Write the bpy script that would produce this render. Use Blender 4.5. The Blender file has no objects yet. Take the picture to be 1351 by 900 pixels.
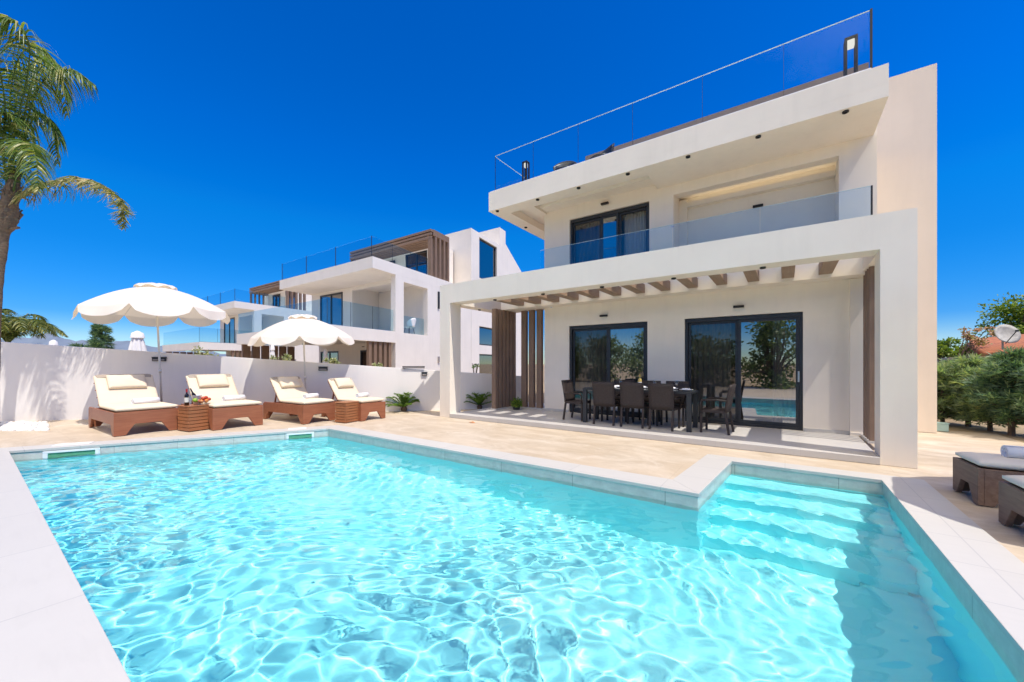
import bpy, math, random
import numpy as np
from mathutils import Vector, Matrix

random.seed(7)
RNG = np.random.default_rng(11)
R = math.radians
sc = bpy.context.scene
COL = sc.collection
F, CX, HY, H = 511.0, 675.0, 480.0, 1.45
FILL_CLOUD = 17.0
YAW = R(35.18)
_r = (math.cos(YAW), math.sin(YAW)); _f = (-math.sin(YAW), math.cos(YAW))


def at(px, py, d):
    """world point at depth d that the photograph shows at pixel (px, py)"""
    r = (px - CX) / F * d
    return Vector((r * _r[0] + d * _f[0], r * _r[1] + d * _f[1], H - (py - HY) / F * d))


# ------------------------------------------------------------------ materials
def nmat(name):
    m = bpy.data.materials.new(name); m.use_nodes = True
    t = m.node_tree; t.nodes.clear()
    out = t.nodes.new('ShaderNodeOutputMaterial')
    return m, t, out


def L(t, a, b): t.links.new(a, b)


def ramp(t, fac, stops):
    n = t.nodes.new('ShaderNodeValToRGB'); L(t, fac, n.inputs[0])
    e = n.color_ramp.elements
    while len(e) < len(stops): e.new(.5)
    for k, (p, c) in enumerate(stops):
        e[k].position = p; e[k].color = (*c, 1)
    return n.outputs[0]


def coords(t, scale=(1, 1, 1), rot=(0, 0, 0)):
    tc = t.nodes.new('ShaderNodeTexCoord'); mp = t.nodes.new('ShaderNodeMapping')
    mp.inputs['Scale'].default_value = scale; mp.inputs['Rotation'].default_value = rot
    L(t, tc.outputs['Object'], mp.inputs[0]); return mp.outputs[0]


def noise(t, vec, scale, detail=4, rough=.55, dist=0):
    n = t.nodes.new('ShaderNodeTexNoise'); L(t, vec, n.inputs['Vector'])
    n.inputs['Scale'].default_value = scale; n.inputs['Detail'].default_value = detail
    n.inputs['Roughness'].default_value = rough; n.inputs['Distortion'].default_value = dist
    return n.outputs['Fac']


def bump(t, h, strength, dist=.01):
    b = t.nodes.new('ShaderNodeBump'); b.inputs['Strength'].default_value = strength
    b.inputs['Distance'].default_value = dist; L(t, h, b.inputs['Height']); return b.outputs[0]


def princ(t, out, rough=.6, spec=.4, metal=0):
    p = t.nodes.new('ShaderNodeBsdfPrincipled')
    p.inputs['Roughness'].default_value = rough
    p.inputs['Specular IOR Level'].default_value = spec
    p.inputs['Metallic'].default_value = metal
    L(t, p.outputs[0], out.inputs[0]); return p


def mix(t, fac, a, b, mode='MIX'):
    n = t.nodes.new('ShaderNodeMix'); n.data_type = 'RGBA'; n.blend_type = mode
    for s, v in ((n.inputs[0], fac), (n.inputs[6], a), (n.inputs[7], b)):
        if isinstance(v, (int, float)): s.default_value = v
        elif isinstance(v, tuple): s.default_value = (*v, 1)
        else: L(t, v, s)
    return n.outputs[2]


def shade(c, k): return tuple(x * k for x in c)


def simple(name, c, rough=.6, var=.12, scale=6, bmp=.15, bscale=60, spec=.4, metal=0, stretch=(1, 1, 1)):
    m, t, o = nmat(name); p = princ(t, o, rough, spec, metal)
    v = coords(t, stretch)
    n1 = noise(t, v, scale, 5)
    L(t, ramp(t, n1, [(.25, shade(c, 1 - var)), (.75, shade(c, 1 + var * .6))]), p.inputs['Base Color'])
    if bmp: L(t, bump(t, noise(t, v, bscale, 3), bmp), p.inputs['Normal'])
    return m


def plaster(name, c, var=.05):
    m, t, o = nmat(name); p = princ(t, o, .85, .2)
    v = coords(t); vs = coords(t, (1, 1, .12))
    big = noise(t, v, .9, 4, .6); streak = noise(t, vs, 5, 4, .6)
    c1 = ramp(t, big, [(.3, shade(c, 1 - var)), (.7, shade(c, 1 + var * .4))])
    c2 = mix(t, ramp(t, streak, [(.5, (0, 0, 0)), (.82, (.26, .26, .26))]), c1, shade(c, .8))
    L(t, c2, p.inputs['Base Color'])
    L(t, bump(t, noise(t, v, 90, 3, .7), .22, .004), p.inputs['Normal'])
    return m


def wood(name, c1, c2, rough=.5, scale=3.0, axis=0, spec=.35):
    m, t, o = nmat(name); p = princ(t, o, rough, spec)
    st = [26, 26, 26]; st[axis] = 1.6
    v = coords(t, tuple(st))
    n1 = noise(t, v, scale * .35, 5, .65, .4); n2 = noise(t, coords(t), 2.2, 3)
    a = ramp(t, n1, [(.25, c1), (.5, tuple((x + y) / 2 for x, y in zip(c1, c2))), (.8, c2)])
    L(t, mix(t, ramp(t, n2, [(.3, (0, 0, 0)), (.8, (.35, .35, .35))]), a, shade(c1, .7)), p.inputs['Base Color'])
    L(t, bump(t, n1, .25, .004), p.inputs['Normal'])
    return m


def tiles(name, c, w, h, joint, jc, rough=.5, var=.05, off=0.0, streak=None, rot=0, sc_xy=(1, 1), bmp=.25):
    m, t, o = nmat(name); p = princ(t, o, rough, .35)
    v = coords(t, (1, 1, 1), (0, 0, rot))
    b = t.nodes.new('ShaderNodeTexBrick'); L(t, v, b.inputs['Vector'])
    b.offset = off; b.inputs['Scale'].default_value = 1
    b.inputs['Brick Width'].default_value = w; b.inputs['Row Height'].default_value = h
    b.inputs['Mortar Size'].default_value = joint; b.inputs['Mortar Smooth'].default_value = .1
    b.inputs['Color1'].default_value = (*shade(c, 1 - var), 1); b.inputs['Color2'].default_value = (*shade(c, 1 + var * .5), 1)
    b.inputs['Mortar'].default_value = (*jc, 1)
    n1 = noise(t, coords(t, (1, 1, 1)), 3.5, 6, .65); n2 = noise(t, coords(t, streak or (2, 9, 2)), 2.5, 5, .6, .6)
    a = mix(t, ramp(t, n1, [(.3, (.0, .0, .0)), (.8, (.5, .5, .5))]), b.outputs['Color'], shade(c, .93))
    a = mix(t, ramp(t, n2, [(.5, (0, 0, 0)), (.8, (.3, .3, .3))]), a, shade(c, .86))
    L(t, a, p.inputs['Base Color'])
    L(t, bump(t, b.outputs['Fac'], -bmp, .004), p.inputs['Normal'])
    return m


def glass(name, tint=(.93, .97, .98), refl=.06, gloss=1.0, grough=0.0):
    """clear sheet glass: what is behind shows through, sky and garden mirror in it by the Fresnel law"""
    m, t, o = nmat(name)
    tr = t.nodes.new('ShaderNodeBsdfTransparent'); tr.inputs[0].default_value = (*tint, 1)
    gl = t.nodes.new('ShaderNodeBsdfGlossy'); gl.inputs['Roughness'].default_value = grough
    gl.inputs[0].default_value = (gloss, gloss, gloss, 1)
    lw = t.nodes.new('ShaderNodeLayerWeight'); lw.inputs[0].default_value = .5
    pw = t.nodes.new('ShaderNodeMath'); pw.operation = 'POWER'; L(t, lw.outputs['Facing'], pw.inputs[0]); pw.inputs[1].default_value = 5
    ma = t.nodes.new('ShaderNodeMath'); ma.operation = 'MULTIPLY_ADD'; ma.use_clamp = True
    L(t, pw.outputs[0], ma.inputs[0]); ma.inputs[1].default_value = .8; ma.inputs[2].default_value = .006 + refl
    mx = t.nodes.new('ShaderNodeMixShader'); L(t, ma.outputs[0], mx.inputs[0])
    L(t, tr.outputs[0], mx.inputs[1]); L(t, gl.outputs[0], mx.inputs[2]); L(t, mx.outputs[0], o.inputs[0])
    return m


def cloth(name, c, tcol, tfac=.3, weave=260):
    m, t, o = nmat(name)
    v = coords(t)
    d = t.nodes.new('ShaderNodeBsdfDiffuse'); tl = t.nodes.new('ShaderNodeBsdfTranslucent')
    n1 = noise(t, v, 5, 5)
    L(t, ramp(t, n1, [(.3, shade(c, .95)), (.7, c)]), d.inputs[0]); tl.inputs[0].default_value = (*tcol, 1)
    bm = bump(t, noise(t, v, weave, 2), .12, .003); L(t, bm, d.inputs['Normal'])
    mx = t.nodes.new('ShaderNodeMixShader'); mx.inputs[0].default_value = tfac
    L(t, d.outputs[0], mx.inputs[1]); L(t, tl.outputs[0], mx.inputs[2]); L(t, mx.outputs[0], o.inputs[0])
    return m


def leaf(name, stops, trans=.3, rough=.45):
    m, t, o = nmat(name)
    g = t.nodes.new('ShaderNodeNewGeometry')
    col = ramp(t, g.outputs['Random Per Island'], stops)
    p = t.nodes.new('ShaderNodeBsdfPrincipled'); p.inputs['Roughness'].default_value = rough
    p.inputs['Specular IOR Level'].default_value = .4
    L(t, col, p.inputs['Base Color'])
    tl = t.nodes.new('ShaderNodeBsdfTranslucent'); L(t, mix(t, 1.0, col, (1.25, 1.35, .5), 'MULTIPLY'), tl.inputs[0])
    mx = t.nodes.new('ShaderNodeMixShader'); mx.inputs[0].default_value = trans
    L(t, p.outputs[0], mx.inputs[1]); L(t, tl.outputs[0], mx.inputs[2]); L(t, mx.outputs[0], o.inputs[0])
    return m


def emit(name, c, s):
    m, t, o = nmat(name); e = t.nodes.new('ShaderNodeEmission')
    n = noise(t, coords(t), 4, 2)
    L(t, ramp(t, n, [(.3, shade(c, .94)), (.7, c)]), e.inputs[0]); e.inputs[1].default_value = s
    L(t, e.outputs[0], o.inputs[0]); return m


M = {}
M['plaster'] = plaster('warm_white_plaster', (.88, .798, .68))
M['plaster_pink'] = plaster('sand_plaster', (.84, .725, .59))
M['plaster_far'] = plaster('far_villa_plaster', (.82, .76, .69))
M['wall'] = plaster('garden_wall_paint', (.80, .765, .73), .03)
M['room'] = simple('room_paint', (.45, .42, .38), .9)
M['coping'] = tiles('porcelain_coping', (.55, .53, .495), 1.2, .6, .005, (.42, .41, .40), .45, .02, .0, (1.2, 7, 2))
M['terrace'] = tiles('terrace_porcelain', (.56, .535, .50), 1.2, .6, .004, (.5, .48, .46), .4, .03)
M['basin'] = None
M['frame'] = simple('anthracite_aluminium', (.028, .031, .036), .4, .1, 3, .03, 300, .5)
M['black'] = simple('black_metal', (.02, .02, .022), .45, .1, 3, .05)
M['chrome'] = simple('brushed_steel', (.6, .6, .6), .3, .05, 3, .05, 200, .5, 1)
M['slat'] = wood('slat_composite', (.20, .13, .09), (.31, .21, .15), .6, axis=2)
M['pslat'] = wood('pergola_timber', (.30, .20, .135), (.42, .30, .21), .6, axis=1)
M['fslat'] = wood('far_slat_composite', (.20, .125, .082), (.30, .20, .135), .6, axis=2)
M['teak'] = wood('red_teak', (.25, .082, .042), (.43, .175, .088), .42, axis=1)
M['teak_table'] = wood('orange_teak', (.28, .10, .042), (.47, .20, .085), .42, axis=1)
M['weathered'] = wood('weathered_teak', (.17, .105, .075), (.30, .21, .16), .65, axis=1)
M['cream'] = cloth('cream_canvas', (.79, .67, .50), (.8, .6, .35), .04)
M['cream_back'] = cloth('taupe_canvas', (.42, .35, .28), (.5, .4, .3), .03)
M['offwhite'] = cloth('ivory_canvas', (.78, .74, .64), (.7, .6, .45), .04)
M['parasol'] = cloth('parasol_cotton', (.86, .84, .80), (.96, .75, .48), .36)
M['parasol_far'] = cloth('folded_parasol_cotton', (.85, .83, .82), (.8, .7, .6), .15)
M['towel'] = cloth('white_terry', (.86, .86, .88), (.7, .7, .8), .05, 120)
M['curtain'] = cloth('sheer_curtain', (.72, .70, .64), (.5, .5, .45), .25)
M['whitepaint'] = simple('white_paint', (.82, .82, .81), .35, .03, 4, .02)
M['dishpaint'] = simple('weathered_dish_paint', (.40, .39, .37), .8, .35, 9, .2)
M['steelpole'] = simple('white_pole_paint', (.66, .64, .60), .35, .05, 4, .02)
M['rattan'] = simple('dark_rattan', (.046, .034, .030), .55, .35, 40, .9, 110)
M['tabletop'] = simple('dark_table_glass', (.05, .055, .062), .12, .1, 3, 0)
M['rail_glass'] = glass('railing_glass', (.95, .978, .985), .0)
M['balcony_glass'] = glass('balcony_glass', (.90, .955, .975), .05)
M['far_rail_glass'] = glass('far_railing_glass', (.80, .905, .94), .015)
M['clear_pane'] = glass('clear_window_pane', (.86, .89, .90), .03)
M['win_glass'] = glass('window_glass', (.40, .44, .46), .34)
M['win_glass_net'] = glass('window_glass_behind_net', (.36, .36, .36), .11, .8)
M['far_glass'] = glass('far_window_glass', (.22, .26, .30), .28)
M['glassedge'] = simple('polished_glass_edge', (.55, .68, .70), .1, .05, 3, 0, 60, .6)
M['pot'] = simple('blue_plastic', (.035, .09, .19), .4, .1)
M['trunk'] = simple('palm_bark', (.20, .145, .10), .9, .4, 9, .9, 22, .1, 0, (1, 1, 3))
M['bark'] = simple('grey_bark', (.14, .10, .075), .9, .4, 9, .8, 25, .1)
M['palm'] = leaf('palm_leaf', [(0, (.06, .12, .03)), (.5, (.13, .21, .045)), (.82, (.26, .31, .075)), (1, (.52, .45, .20))], .42, .35)
M['palm_far'] = leaf('fine_palm_leaf', [(0, (.05, .085, .02)), (.6, (.12, .16, .035)), (1, (.30, .28, .08))], .3)
M['palm_dry'] = leaf('half_dry_palm_leaf', [(0, (.09, .14, .035)), (.4, (.24, .25, .07)), (.75, (.44, .36, .15)), (1, (.58, .46, .26))], .35)
M['cycad'] = leaf('cycad_leaf', [(0, (.06, .13, .02)), (.6, (.14, .26, .035)), (1, (.27, .38, .07))], .35)
M['conifer'] = leaf('conifer_spray', [(0, (.10, .16, .11)), (.45, (.24, .325, .225)), (.85, (.36, .43, .25)), (1, (.48, .50, .27))], .5)
M['conifer_dark'] = leaf('dark_conifer_spray', [(0, (.055, .11, .08)), (.6, (.14, .235, .15)), (1, (.30, .39, .22))], .45)
M['broad'] = leaf('broad_leaf', [(0, (.055, .11, .018)), (.5, (.14, .23, .03)), (1, (.32, .38, .06))], .42)
M['olive'] = leaf('olive_leaf', [(0, (.06, .09, .035)), (.5, (.13, .19, .07)), (1, (.26, .31, .13))], .35)
M['flower'] = leaf('pale_bract', [(0, (.10, .15, .03)), (.4, (.35, .28, .09)), (.8, (.62, .30, .22)), (1, (.8, .62, .58))], .3)
M['pale_plant'] = leaf('pale_leaf', [(0, (.15, .2, .08)), (.5, (.4, .42, .2)), (1, (.72, .70, .5))], .3)
M['terracotta'] = simple('terracotta_tiles', (.42, .155, .075), .8, .3, 8, .5, 30)
M['grey_render'] = simple('grey_render', (.33, .30, .29), .9, .15, 2, .4, 50)
M['pebble'] = simple('white_pebbles', (.78, .77, .75), .7, .2, 60, 1.0, 45)
M['palegreen'] = simple('pale_green_plastic', (.42, .58, .52), .5, .08)
M['taupe'] = simple('taupe_cladding', (.22, .175, .155), .8, .12, 4, .2)
M['lamp_on'] = emit('lit_lamp_panel', (1, .95, .86), .62)
M['dkgreen'] = simple('skimmer_flap', (.13, .36, .20), .35, .2, 9, .05)
M['wine'] = simple('dark_wine_glass', (.012, .008, .01), .08, .1, 3, 0, 60, .6)
M['red'] = simple('red_capsule', (.36, .012, .02), .35, .1)
M['label'] = simple('cream_label', (.7, .66, .58), .6, .08)
M['apple_red'] = simple('red_fruit_skin', (.52, .07, .025), .3, .35, 14, .05)
M['apple_orange'] = simple('orange_fruit_skin', (.72, .22, .025), .4, .2, 14, .2)
M['apple_green'] = simple('green_fruit_skin', (.30, .46, .04), .3, .2, 14, .05)
M['champagne'] = simple('straw_glass', (.55, .40, .10), .12, .1, 3, 0, 60, .6)
M['clear'] = glass('drinking_glass', (.95, .96, .96), .08)
M['rockhill'] = simple('distant_scrub_hill', (.17, .21, .27), .95, .25, .004, 0)


def deck_material():
    m, t, o = nmat('stamped_travertine_deck'); p = princ(t, o, .55, .3)
    v = coords(t); vs = coords(t, (.8, 1.7, 1), (0, 0, .12)); vf = coords(t, (2.2, 5, 1), (0, 0, .2))
    a = ramp(t, noise(t, vs, 1.3, 7, .66, 1.2), [(.28, (.42, .335, .235)), (.46, (.52, .435, .33)), (.6, (.60, .515, .41)), (.78, (.67, .605, .51))])
    b = ramp(t, noise(t, v, .7, 6, .62, .5), [(.38, (.0, .0, .0)), (.68, (.6, .6, .6))])
    a = mix(t, b, a, (.54, .425, .295))
    a = mix(t, ramp(t, noise(t, vf, 3.2, 6, .72, 1.0), [(.52, (0, 0, 0)), (.72, (.30, .30, .30))]), a, (.40, .30, .195))
    a = mix(t, ramp(t, noise(t, v, 2.3, 6, .72, .8), [(.56, (0, 0, 0)), (.70, (.42, .42, .42))]), a, (.73, .675, .60))
    br = t.nodes.new('ShaderNodeTexBrick'); L(t, v, br.inputs['Vector']); br.offset = .5; br.inputs['Scale'].default_value = 1
    br.inputs['Brick Width'].default_value = 2.4; br.inputs['Row Height'].default_value = 1.2; br.inputs['Mortar Size'].default_value = .004
    a = mix(t, mix(t, br.outputs['Fac'], (0, 0, 0), (.4, .4, .4)), a, (.38, .30, .21))
    L(t, a, p.inputs['Base Color'])
    L(t, bump(t, noise(t, vf, 2, 6, .75), .3, .006), p.inputs['Normal'])
    return m


M['deck'] = deck_material()


def basin_material():
    m, t, o = nmat('pool_porcelain'); p = princ(t, o, .35, .4)
    g = t.nodes.new('ShaderNodeNewGeometry'); sx = t.nodes.new('ShaderNodeSeparateXYZ'); L(t, g.outputs['Position'], sx.inputs[0])
    v = coords(t)
    stone = ramp(t, noise(t, v, 9, 6, .7), [(.3, (.50, .49, .45)), (.7, (.64, .63, .58))])
    aqua = ramp(t, noise(t, v, 1.2, 4, .6), [(.3, (.24, .90, .96)), (.7, (.34, .94, .98))])
    # stone band at the waterline, aqua lining below it
    mr = t.nodes.new('ShaderNodeMapRange'); mr.inputs[1].default_value = -.30; mr.inputs[2].default_value = -.27
    L(t, sx.outputs['Z'], mr.inputs[0])
    ad = t.nodes.new('ShaderNodeMath'); ad.operation = 'ADD'; L(t, sx.outputs['X'], ad.inputs[0]); L(t, sx.outputs['Y'], ad.inputs[1])
    cb = t.nodes.new('ShaderNodeCombineXYZ'); L(t, ad.outputs[0], cb.inputs[0]); L(t, sx.outputs['Z'], cb.inputs[1])
    br = t.nodes.new('ShaderNodeTexBrick'); L(t, cb.outputs[0], br.inputs['Vector']); br.offset = 0; br.inputs['Scale'].default_value = 1
    br.inputs['Brick Width'].default_value = 1.2; br.inputs['Row Height'].default_value = 8.0; br.inputs['Mortar Size'].default_value = .005
    stone = mix(t, br.outputs['Fac'], stone, (.34, .33, .30))
    L(t, mix(t, mr.outputs[0], aqua, stone), p.inputs['Base Color'])
    return m


M['basin'] = basin_material()


def water_material():
    m, t, o = nmat('pool_water')
    g = t.nodes.new('ShaderNodeBsdfGlass'); g.inputs['IOR'].default_value = 1.33; g.inputs['Roughness'].default_value = 0
    n = noise(t, coords(t), .7, 2)
    L(t, ramp(t, n, [(.3, (.95, .99, 1)), (.7, (.97, .995, 1))]), g.inputs[0])
    L(t, g.outputs[0], o.inputs[0]); return m


M['water'] = water_material()


def ground_material():
    m, t, o = nmat('dry_garden_soil'); p = princ(t, o, .95, .1)
    v = coords(t)
    a = ramp(t, noise(t, v, .5, 6, .65), [(.3, (.30, .22, .14)), (.6, (.40, .31, .20)), (.8, (.34, .30, .17))])
    b = ramp(t, noise(t, v, 14, 4, .7), [(.45, (0, 0, 0)), (.75, (.5, .5, .5))])
    L(t, mix(t, b, a, (.22, .16, .10)), p.inputs['Base Color'])
    L(t, bump(t, noise(t, v, 12, 5, .7), .6, .03), p.inputs['Normal'])
    return m


M['ground'] = ground_material()


# ------------------------------------------------------------------ mesh builder
class MB:
    def __init__(s): s.v = []; s.f = []

    def add(s, vs, fs):
        n = len(s.v); s.v += [tuple(x) for x in vs]; s.f += [tuple(i + n for i in f) for f in fs]; return s

    def hexa(s, p):   # 4 bottom (ccw), 4 top
        return s.add(p, [(3, 2, 1, 0), (4, 5, 6, 7), (0, 1, 5, 4), (1, 2, 6, 5), (2, 3, 7, 6), (3, 0, 4, 7)])

    def box(s, x0, x1, y0, y1, z0, z1):
        return s.hexa([(x0, y0, z0), (x1, y0, z0), (x1, y1, z0), (x0, y1, z0), (x0, y0, z1), (x1, y0, z1), (x1, y1, z1), (x0, y1, z1)])

    def prism(s, poly, z0, z1, zt=None):
        n = len(poly); zt = zt or [z1] * n
        vs = [(x, y, z0) for x, y in poly] + [(x, y, z) for (x, y), z in zip(poly, zt)]
        return s.add(vs, [tuple(range(n - 1, -1, -1)), tuple(range(n, 2 * n))] + [(i, (i + 1) % n, n + (i + 1) % n, n + i) for i in range(n)])

    def bar(s, a, b, w, h, up=(0, 0, 1)):
        a, b = Vector(a), Vector(b); d = (b - a).normalized(); up = Vector(up)
        if abs(d.dot(up)) > .98: up = Vector((0, 1, 0))
        r = d.cross(up).normalized() * w / 2; u = r.cross(d).normalized() * h / 2
        return s.hexa([a - r - u, a + r - u, b + r - u, b - r - u, a - r + u, a + r + u, b + r + u, b - r + u])

    def tube(s, pts, rad, n=10, cap=True):
        pts = [Vector(p) for p in pts]; rad = rad if isinstance(rad, (list, tuple)) else [rad] * len(pts)
        vs = []; fs = []; ref = None
        for i, p in enumerate(pts):
            d = (pts[min(i + 1, len(pts) - 1)] - pts[max(i - 1, 0)]).normalized()
            if ref is None: ref = d.orthogonal().normalized()
            ref = (ref - d * ref.dot(d)).normalized(); b = d.cross(ref)
            for k in range(n):
                an = 2 * math.pi * k / n; vs.append(p + (ref * math.cos(an) + b * math.sin(an)) * rad[i])
        for i in range(len(pts) - 1):
            for k in range(n):
                fs.append((i * n + k, i * n + (k + 1) % n, (i + 1) * n + (k + 1) % n, (i + 1) * n + k))
        if cap:
            fs.append(tuple(range(n - 1, -1, -1))); fs.append(tuple((len(pts) - 1) * n + k for k in range(n)))
        return s.add(vs, fs)

    def lathe(s, prof, c=(0, 0, 0), n=20):
        vs = []; fs = []
        for r, z in prof:
            for k in range(n):
                an = 2 * math.pi * k / n; vs.append((c[0] + r * math.cos(an), c[1] + r * math.sin(an), c[2] + z))
        for i in range(len(prof) - 1):
            for k in range(n): fs.append((i * n + k, i * n + (k + 1) % n, (i + 1) * n + (k + 1) % n, (i + 1) * n + k))
        return s.add(vs, fs)

    def ball(s, c, r, n=12, sz=1.0):
        prof = [(max(1e-4, r * math.sin(math.pi * i / 8)), -r * sz * math.cos(math.pi * i / 8)) for i in range(9)]
        return s.lathe(prof, c, n)

    def build(s, name, m, parent=None, bevel=0, smooth=False, solid=0, local=False):
        off = Vector((0, 0, 0))
        if parent is not None and not local: off = wloc(parent)
        me = bpy.data.meshes.new(name)
        me.from_pydata([(x - off.x, y - off.y, z - off.z) for x, y, z in s.v], [], s.f); me.update()
        me.materials.append(m)
        if smooth: me.polygons.foreach_set('use_smooth', [True] * len(me.polygons))
        o = bpy.data.objects.new(name, me); COL.objects.link(o)
        if parent is not None: o.parent = parent
        if solid:
            md = o.modifiers.new('thick', 'SOLIDIFY'); md.thickness = solid; md.offset = 0
        if bevel:
            md = o.modifiers.new('edge', 'BEVEL'); md.width = bevel; md.segments = 2; md.limit_method = 'ANGLE'
            md.angle_limit = R(50)
        return o


def wloc(o):
    v = Vector((0, 0, 0))
    while o is not None: v += o.location; o = o.parent
    return v


def tag(o, label=None, cat=None, group=None, kind=None):
    if label: o['label'] = label
    if cat: o['category'] = cat
    if group: o['group'] = group
    if kind: o['kind'] = kind
    return o


def thing(name, label, cat, loc=(0, 0, 0), rz=0, group=None):
    o = bpy.data.objects.new(name, None); COL.objects.link(o); o.empty_display_size = .2
    o.location = loc; o.rotation_euler = (0, 0, rz)
    return tag(o, label, cat, group)


def copy_tree(o, parent=None):
    c = o.copy(); COL.objects.link(c)
    if parent is not None: c.parent = parent
    for ch in [x for x in bpy.data.objects if x.parent == o]: copy_tree(ch, c)
    return c


def clone(o, label, loc, rz=0, group=None):
    c = copy_tree(o); c.location = loc; c.rotation_euler = (0, 0, rz)
    c['label'] = label
    if group: c['group'] = group
    return c


# ------------------------------------------------------------------ setting: ground, deck, pool, hills
POOL = [(-10.58, .43), (1.0, .43), (1.0, 6.63), (-.66, 6.61), (-.80, 4.75), (-8.40, 4.735)]  # ccw
CW = [.9, .42, .30, .38, .38, .40]     # coping width of each side


def offset_poly(P, W):
    n = len(P); lines = []
    for i in range(n):
        a, b = Vector(P[i]), Vector(P[(i + 1) % n]); d = (b - a).normalized(); nrm = Vector((d.y, -d.x))
        lines.append((a + nrm * W[i], d))
    out = []
    for i in range(n):
        p, d = lines[i - 1]; q, e = lines[i]
        det = d.x * (-e.y) + e.x * d.y; w = q - p
        t_ = (w.x * (-e.y) + e.x * w.y) / det
        out.append(tuple(p + d * t_))
    return out


OUT = offset_poly(POOL, CW)
NOSE = offset_poly(POOL, [-.014] * 6)


def sheet_with_hole(name, outer, hole, z, m):
    import bmesh
    bm = bmesh.new()
    edges = []
    for loop in (outer, hole):
        vs = [bm.verts.new((x, y, z)) for x, y in loop]
        edges += [bm.edges.new((vs[i], vs[(i + 1) % len(vs)])) for i in range(len(vs))]
    bmesh.ops.triangle_fill(bm, use_beauty=True, use_dissolve=False, edges=edges, normal=(0, 0, 1))
    for f in bm.faces:
        if f.normal.z < 0: f.normal_flip()
    me = bpy.data.meshes.new(name); bm.to_mesh(me); bm.free(); me.materials.append(m)
    o = bpy.data.objects.new(name, me); COL.objects.link(o); return o


DECK = [(-30, -9), (3.6, -9), (3.6, 12.4), (-30, 12.4)]
tag(sheet_with_hole('deck', DECK, offset_poly(POOL, [w - .02 for w in CW]), -.010, M['deck']), kind='structure')
tag(sheet_with_hole('ground', [(-900, -900), (900, -900), (900, 900), (-900, 900)], DECK, -.014, M['ground']), kind='structure')

cop = MB()
for i in range(6):
    j = (i + 1) % 6
    cop.prism([NOSE[i], OUT[i], OUT[j], NOSE[j]], -.045, 0)
cop.build('pool_coping', M['coping'], bevel=.004)['kind'] = 'structure'

FLOOR = -1.38
b = MB(); n = 6
top = [(x, y, -.04) for x, y in POOL]; bot = [(x, y, FLOOR) for x, y in POOL]
b.add(top + bot, [tuple(range(n, 2 * n))] + [(i, n + i, n + (i + 1) % n, (i + 1) % n) for i in range(n)])
basin = b.build('pool_basin', M['basin']); basin['kind'] = 'structure'
st = MB()
for k, (y1, z) in enumerate([(6.20, -.36), (5.78, -.62), (5.36, -.88), (4.94, -1.13)]):
    yb = 6.60; xl = -.66 - (6.61 - y1) * .075 + .012
    st.prism([(xl - .0115, y1), (.9995, y1), (.9995, yb), (-.6605, yb)], FLOOR + .01, z - .002 * k)
steps = st.build('pool_steps', M['basin']); steps['kind'] = 'structure'


def make_water():
    step = .024
    X = np.arange(-10.75, 1.04, step); Y = np.arange(.41, 6.66, step)
    gx, gy = np.meshgrid(X, Y); rng = np.random.default_rng(5)
    h = np.zeros_like(gx); ox, oy = gx, gy
    # the ripples bend and change size from place to place
    gx = ox + .22 * np.sin(oy * 1.3 + .8 * np.sin(ox * .7)) + .10 * np.sin(oy * 3.1 + ox * 1.1)
    gy = oy + .20 * np.sin(ox * 1.1 + .9 * np.sin(oy * .9)) + .08 * np.sin(ox * 2.7 - oy * 1.4)
    for k in range(120):
        if k < 45: lam = .45 * (1.6 / .45) ** rng.random(); am = .00036 * (lam / .5) ** 1.1
        else: lam = .095 * (.34 / .095) ** rng.random(); am = .00043 * (lam / .2) ** 1.35
        a = rng.normal(1.6, 1.0) if k < 45 else (rng.normal(2.1, .42) if k % 5 < 3 else rng.normal(.8, .6)); kk = 2 * math.pi / lam
        wob = .35 * np.sin(gx * .9 + k) * np.cos(gy * 1.1 + 2 * k)
        h += am * np.sin(kk * (gx * math.cos(a) + gy * math.sin(a)) + wob * 3 + rng.random() * 6.28)
    gx, gy = ox, oy
    env = .74 + .46 * np.sin(gx * .55 + 1.3 * np.sin(gy * .7)) * np.sin(gy * .8 + .9 * np.sin(gx * .45 + 1))
    z = -.165 + h * env * np.clip(1.0 - (gy - 2.2) * .07, .7, 1.1)
    inside = np.zeros_like(gx, bool)
    P = offset_poly(POOL, [.045] * 6)
    for i in range(6):
        (x1, y1), (x2, y2) = P[i], P[(i + 1) % 6]
        c = ((y1 > gy) != (y2 > gy)) & (gx < (x2 - x1) * (gy - y1) / ((y2 - y1) or 1e-9) + x1)
        inside ^= c
    ny, nx = gx.shape; idx = np.arange(nx * ny).reshape(ny, nx)
    f = np.stack([idx[:-1, :-1], idx[:-1, 1:], idx[1:, 1:], idx[1:, :-1]], -1).reshape(-1, 4)
    keep = inside.reshape(-1)[f].all(1); f = f[keep]
    used = np.unique(f); remap = -np.ones(nx * ny, int); remap[used] = np.arange(len(used))
    v = np.stack([gx, gy, z], -1).reshape(-1, 3)[used]
    me = bpy.data.meshes.new('water'); me.from_pydata(v.tolist(), [], remap[f].tolist()); me.update()
    me.polygons.foreach_set('use_smooth', [True] * len(me.polygons)); me.materials.append(M['water'])
    o = bpy.data.objects.new('water', me); COL.objects.link(o); o['kind'] = 'structure'
    o.cycles.is_caustics_caster = True
    return o


make_water()
basin.cycles.is_caustics_receiver = True; steps.cycles.is_caustics_receiver = True

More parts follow.
